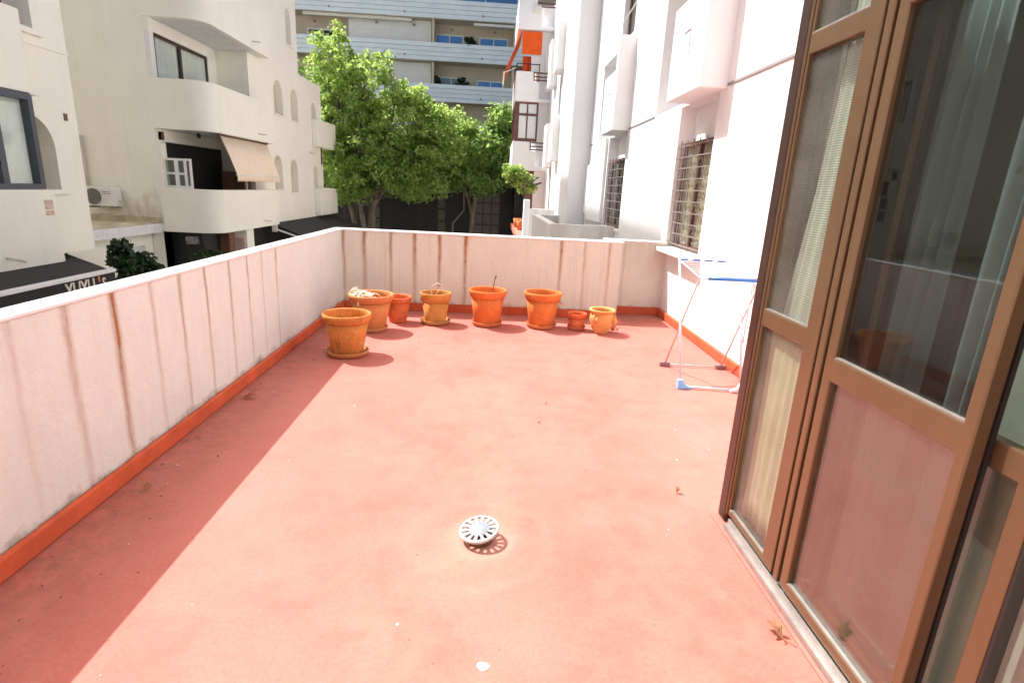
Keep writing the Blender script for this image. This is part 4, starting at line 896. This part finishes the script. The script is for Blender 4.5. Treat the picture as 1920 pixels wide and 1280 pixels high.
put('roller', MB().tube([(-7.97, 17.25, 2.72), (-7.97, 20.85, 2.72)], .035, 8), 'redpaint', pa, True)
put('end_bar', MB().tube([(-7.56, 17.3, 1.62), (-7.56, 20.8, 1.62)], .018, 8), 'pvc', pa, True)

# ================================================================== FAR BLUE-WHITE BUILDING
fb = thing('apartment_building', (-10, 52, -3.3), 'pale blue apartment block with horizontal siding balconies behind the trees', 'building')
FY = 46.0
BZ = [(4.95, 6.2), (7.84, 9.09), (10.68, 11.94), (13.54, 14.82), (16.4, 17.7)]
put('wall', B(-45, 14, FY+1.5, FY+12, -3.3, 20), 'beige', fb)
for z0, z1 in BZ:
    bd = put('balcony', B(-45, 14, FY+.06, FY+1.498, z0-.02, z0+.16), 'beige', fb)
    put('backing', B(-45, 14, FY+.05, FY+.10, z0+.161, z1-.01), 'beige', bd)
    nb_ = 4; h = (z1-z0)/nb_
    for k in range(nb_): put('board', MB().extrude([(-45, FY+.048, z0+k*h+.012), (-45, FY-.03, z0+k*h+.012), (-45, FY-.005, z0+(k+1)*h-.012), (-45, FY+.048, z0+(k+1)*h-.012)][::-1], (59, 0, 0)), 'siding', bd)
    for x in (-12.5, -7.0, -1.2, 3.): put('spout', MB().tube([(x, FY-.1, z0+.32), (x, FY-.01, z0+.32)], .07, 8), 'iron', bd)
def fwin(x0, x1, z0, z1, m, frame='pvc', y=FY+1.498, par=fb):
    w = put('window', MB().csg([(x0, x1, y-.06, y, z0, z1)], [(x0+.1, (x0+x1)/2-.04, y-.2, y-.03, z0+.1, z1-.1), ((x0+x1)/2+.04, x1-.1, y-.2, y-.03, z0+.1, z1-.1)]), frame, par)
    for a, b in ((x0+.1, (x0+x1)/2-.04), ((x0+x1)/2+.04, x1-.1)): put('pane', B(a, b, y-.035, y-.0305, z0+.1, z1-.1), m, w)
bxs = put('white_enclosure', B(-11.3, -5.1, FY+.75, FY+1.49, 10.85, 13.50), 'shutter', fb)
for a, b in ((-10.4, -8.1), (-7.4, -5.4)):
    put('roller_shutter', MB().csg([(a, b, FY+.70, FY+.748, 10.9, 12.9)]), 'pvc', fb)
    for k in range(7): put('slat', B(a+.08, b-.08, FY+.685, FY+.699, 11.95+k*.13, 12.06+k*.13), 'shutter', fb)
fwin(-4.85, -2.7, 10.9, 12.85, 'blueglass'); fwin(-1.5, .75, 10.9, 12.8, 'blueglass'); fwin(-14.6, -12.2, 10.9, 12.7, 'dark')
fwin(-4.8, -2.4, 8.1, 9.85, 'winglass', 'pvc'); fwin(-1.6, .6, 8.1, 9.75, 'blueglass')
put('white_enclosure', B(-11.3, -5.1, FY+.75, FY+1.49, 8.0, 10.62), 'shutter', fb)
for x in (-4.9, 1.2): put('divider', B(x-.09, x+.09, FY+.11, FY+1.49, 8.02, 10.6), 'beige', fb); put('divider', B(x-.09, x+.09, FY+.11, FY+1.49, 10.86, 13.5), 'beige', fb)
put('awning_cassette', B(-1.9, 1.6, FY+.2, FY+.5, 13.28, 13.45), 'pvc', fb); put('awning_cassette', B(-14.5, -6.5, FY+.2, FY+.5, 13.30, 13.5), 'stone', fb)
for x in (-14, -9.2, -6.4, -3.6, -.3): put('wall_lamp', B(x-.1, x+.1, FY+.62 if -11 < x < -5 else FY+1.4, FY+.742 if -11 < x < -5 else FY+1.49, 13.12, 13.26), 'iron', fb)
for x0, x1, z in ((-3.6, 1.4, 15.0),): fwin(x0, x1, 13.8, 16.0, 'blueglass')

# ---- shopfront under the trees, its deep shade painted as near-black walls
pv2 = thing('dark_pavilion', (-5, 38, -3.3), 'dark low building with glazed front in the shade under the trees', 'building')
put('wall', B(-16, 1.3, 36.0, 42, -3.3, 1.9), 'blackpaint_shade', pv2)
put('roof', B(-16.3, 1.6, 33.6, 42.3, 1.92, 2.12), mat('pavilion_roof', (.05, .075, .075), .6, .2, 1), pv2)
put('flank', B(1.3, 6.0, 34, 42, -3.3, 1.9), 'blackpaint_shade', pv2)
def pwin(x0, x1, z0, z1, nx, nz, lit):
    w = put('window', B(x0, x1, 35.95, 35.998, z0, z1), 'bronzedark', pv2)
    dx, dz = (x1-x0)/nx, (z1-z0)/nz
    for i in range(nx):
        for j in range(nz): put('pane', B(x0+i*dx+.05, x0+(i+1)*dx-.05, 35.935, 35.948, z0+j*dz+.05, z0+(j+1)*dz-.05), lit if (i*3+j*5+1) % 5 else 'dimpane', w)
pwin(-1.1, .5, -1.3, 1.4, 3, 4, 'fan'); pwin(-5.0, -2.9, -1.3, 1.0, 4, 3, 'dark'); pwin(-10, -7, -1.3, 1., 4, 3, 'dark')
put('downpipe', MB().tube([(-1.9, 35.8, 1.9), (-1.75, 35.6, 1.5), (-1.75, 35.6, .2), (-2.4, 35.6, -.6), (-2.5, 35.6, -3.2)], .07, 8), 'iron', pv2, True)

# ================================================================== VEGETATION
def leaf_cloud(clumps, per, size, seed, up=.5):
    """many small folded leaves scattered in clumps; clumps = list of (x,y,z,r)"""
    g = np.random.default_rng(seed); C_ = np.array(clumps); n = len(C_)*per
    c = np.repeat(C_, per, 0)
    d = g.normal(size=(n, 3)); d /= np.linalg.norm(d, axis=1)[:, None]
    rad = g.random(n)**.45
    p = c[:, :3] + d*(c[:, 3]*rad)[:, None]*np.array([1, 1, .75])
    nrm = g.normal(size=(n, 3)); nrm /= np.linalg.norm(nrm, axis=1)[:, None]
    nrm = nrm + np.array([0, 0, up]) + d*.5; nrm /= np.linalg.norm(nrm, axis=1)[:, None]
    a = np.cross(nrm, g.normal(size=(n, 3))); a /= np.linalg.norm(a, axis=1)[:, None]; b = np.cross(nrm, a)
    s = (size*(.6+.8*g.random(n)))[:, None]
    v = np.empty((n, 5, 3)); v[:, 0] = p - a*s*.55; v[:, 1] = p + b*s*.42 + a*s*.02 + nrm*s*.1; v[:, 2] = p + a*s*.62 - nrm*s*.05
    v[:, 3] = p - b*s*.42 + a*s*.02 + nrm*s*.1; v[:, 4] = p
    v[:, 4] -= nrm*s*.02
    base = (np.arange(n)*5)[:, None]
    f = np.concatenate([base+np.array([0, 4, 1]), base+np.array([4, 2, 1]), base+np.array([0, 3, 4]), base+np.array([3, 2, 4])], 0)
    me = bpy.data.meshes.new('crown'); me.vertices.add(n*5); me.vertices.foreach_set('co', v.reshape(-1))
    me.loops.add(len(f)*3); me.loops.foreach_set('vertex_index', f.reshape(-1).astype(np.int32))
    me.polygons.add(len(f)); me.polygons.foreach_set('loop_start', (np.arange(len(f))*3).astype(np.int32))
    me.update(calc_edges=True); me.validate(); return me

def tree(base, trunks, blobs, nclump, per, size, m, label, seed, group=None, cr=(.35, .75)):
    g = np.random.default_rng(seed)
    t = thing('tree', base, label, 'tree', group)
    bx_, by_, bz_ = base
    vol = np.array([b[3]*b[4]*b[5] for b in blobs])**.8; vol = vol/vol.sum(); clumps = []
    while len(clumps) < nclump:
        b = blobs[g.choice(len(blobs), p=vol)]
        d = g.normal(size=3); d /= np.linalg.norm(d); r_ = (.35+.65*g.random()**.5)
        c = np.array(b[:3]) + d*np.array(b[3:6])*r_
        clumps.append((*c, g.uniform(*cr)))
    tr = MB(); ends = []
    for path, r0, r1 in trunks:
        n = len(path); tr.tube(path, [r0+(r1-r0)*i/(n-1) for i in range(n)], 10); ends += path[n//2:]
    put('trunk', tr, 'bark', t, True)
    br = MB()
    for i in g.choice(len(clumps), min(len(clumps), 110), replace=False):
        c = Vector(clumps[i][:3]); e = min(ends, key=lambda q: (Vector(q)-c).length + (2.0 if q[2] > c.z else 0)); e = Vector(e)
        mid = (e+c)/2 + Vector((g.normal()*.2, g.normal()*.2, .25)); br.tube([e, mid, c], [.05, .03, .012], 5)
    put('branches', br, 'bark', t, True)
    put('crown', leaf_cloud(clumps, per, size, seed+1), m, t)
    return t
Z0 = -3.3
K_ = 1.15
def far_(p): return (p[0]*K_, p[1]*K_, p[2] if p[2] == Z0 else 1.6+(p[2]-1.6)*K_)
tree(far_((-5.9, 27, Z0)),
     [([far_(p) for p in path], a, b) for path, a, b in (
      ([(-5.9, 27, Z0), (-5.75, 27, -1.2), (-5.6, 27, .4), (-5.3, 27, 1.8), (-4.9, 27, 3.4), (-4.6, 27, 5.0)], .28, .07),
      ([(-6.1, 27.1, Z0), (-6.3, 27.1, -1.0), (-6.7, 27.2, .6), (-7.1, 27.3, 2.0), (-7.2, 27.3, 4.4), (-7.0, 27.3, 6.4)], .20, .05),
      ([(-5.8, 26.8, Z0), (-5.9, 26.7, -.8), (-6.1, 26.6, .6), (-6.1, 26.5, 2.6), (-6.0, 26.5, 5.0)], .17, .05),
      ([(-5.65, 27, .4), (-5.0, 26.9, 1.4), (-4.0, 26.9, 2.3), (-2.8, 26.9, 3.2)], .11, .04))],
     [(*far_(b[:3]), *(q*K_ for q in b[3:])) for b in (
      (-7.3, 27.2, 6.7, .9, 1.2, 1.6), (-5.6, 27, 5.7, 1.5, 1.5, 1.6), (-6.9, 27.3, 4.4, 1.6, 1.6, 1.7), (-4.2, 27, 4.2, 2.0, 1.6, 1.5), (-6.0, 27, 3.0, 2.5, 1.8, 1.5), (-3.0, 27, 3.2, 1.9, 1.6, 1.3), (-5.3, 26.6, 1.9, 2.6, 1.7, .9), (-3.6, 26.8, 1.5, 1.7, 1.4, .7), (-6.6, 26.8, 1.3, 1.0, 1.2, .7), (-2.4, 27, 4.0, 1.2, 1.2, 1.0), (-3.9, 27, 5.5, .9, .9, .7))],
     760, 40, .175, 'leafA', 'big leafy plane tree with several stems beyond the end of the street wall', 21, cr=(.25, .62))
tree((-1.2, 33, Z0),
     [([(-1.2, 33, Z0), (-1.1, 33, 0), (-.8, 33, 2.4), (-.4, 33, 5.0)], .2, .05), ([(-1.1, 33, 0), (-1.8, 33, 2.4), (-2.6, 33, 4.6)], .1, .04)],
     [(-2.7, 33, 4.4, 1.4, 1.4, 1.4), (-.7, 33, 3.8, 1.5, 1.5, 1.7), (.5, 33, 4.6, 1.0, 1.2, 1.7), (-1.6, 33, 3.0, 1.8, 1.5, 1.0), (-1.0, 32.6, 2.0, 2.0, 1.3, .7)],
     200, 50, .185, 'leafB', 'smaller tree between the plane tree and the white building', 31)
tree((3.0, 33.5, Z0),
     [([(3.0, 33.5, Z0), (2.6, 33.5, 1), (1.8, 33.3, 3.8), (1.2, 33, 5.5)], .2, .05)],
     [(1.2, 33, 4.2, .9, 1.3, 2.0), (2.6, 33.5, 5, 2, 2, 2), (.9, 32.6, 2.7, .9, .9, .8)],
     110, 50, .185, 'leafB', 'leafy tree rising right behind the stacked white balconies', 41)
tree((-11, 33, Z0),
     [([(-11, 33, Z0), (-10.8, 33, 0), (-10.4, 33, 3), (-10.2, 33, 6)], .24, .06)],
     [(-10.4, 33, 5.5, 2.2, 2, 2.4), (-9.2, 32.5, 3.2, 2.2, 2, 2)],
     140, 50, .19, 'leafB', 'dark tree behind the left part of the plane tree crown', 51)
tree((1.5, 24.6, -.12),
     [([(1.5, 24.6, -.12), (1.45, 24.6, .8), (1.3, 24.5, 1.7)], .05, .02)],
     [(1.05, 24.4, 2.15, .55, .5, .35), (1.45, 24.6, 1.75, .35, .35, .4), (.75, 24.4, 2.3, .35, .4, .3)],
     34, 90, .12, 'leafA', 'small light green potted tree on the red roof terrace', 61, cr=(.16, .3))
# bushes by the shops
def bush(x, y, z, blobs, n, per, size, label, seed):
    t = thing('bush', (x, y, z), label, 'bush'); g = np.random.default_rng(seed); cl = []
    while len(cl) < n:
        b = blobs[g.integers(len(blobs))]; d = g.normal(size=3); d /= np.linalg.norm(d); cl.append((*(np.array(b[:3])+d*np.array(b[3:6])*g.random()**.5), g.uniform(.13, .25)))
    put('stem', MB().tube([(x, y, z), (x+.05, y, z+1.2), (x, y, z+2.2)], [.06, .05, .02], 6), 'bark', t)
    put('foliage', leaf_cloud(cl, per, size, seed+1, .3), 'leafC', t)
bush(-8.1, 13.0, -3.16, [(-8.15, 13.0, -.62, .45, .5, .5), (-8.15, 12.7, -.25, .22, .25, .28), (-8.0, 13.3, -.75, .35, .4, .4)], 40, 70, .12, 'dark green rounded bush in front of the annex wall', 71)
bush(-8.2, 16.2, -3.16, [(-8.2, 16.2, -.75, .45, .3, .28), (-8.0, 16.3, -1.0, .6, .4, .3)], 22, 60, .13, 'dark bush before the black shopfront under the rounded balconies', 81)
# plants on the far balconies
for i, (x, z, lab) in enumerate(((-2.2, 11.95, 'potted plant on the upper blue balcony between two blue windows'), (-4.6, 9.1, 'left plant on the lower blue balcony above the tree'), (-2.6, 9.1, 'right plant on the lower blue balcony beside the blue window'))):
    t = thing('potted_plant', (x, FY+.5, z-1.0), lab, 'plant', 'plants on the far balconies')
    put('pot', MB().lathe([(.001, 0), (.16, 0), (.22, .55), (.001, .55)], 14, (x, FY+.5, z-1.09)), terracotta('balcony_clay', (.4, .16, .08), (.2, .1, .05), .3, 60+i), t, True)
    g = np.random.default_rng(90+i)
    put('foliage', leaf_cloud([(x+g.normal()*.2, FY+.5+g.normal()*.15, z-.3+g.random()*.8, .25) for _ in range(10)], 40, .18, 90+i), 'leafC', t)
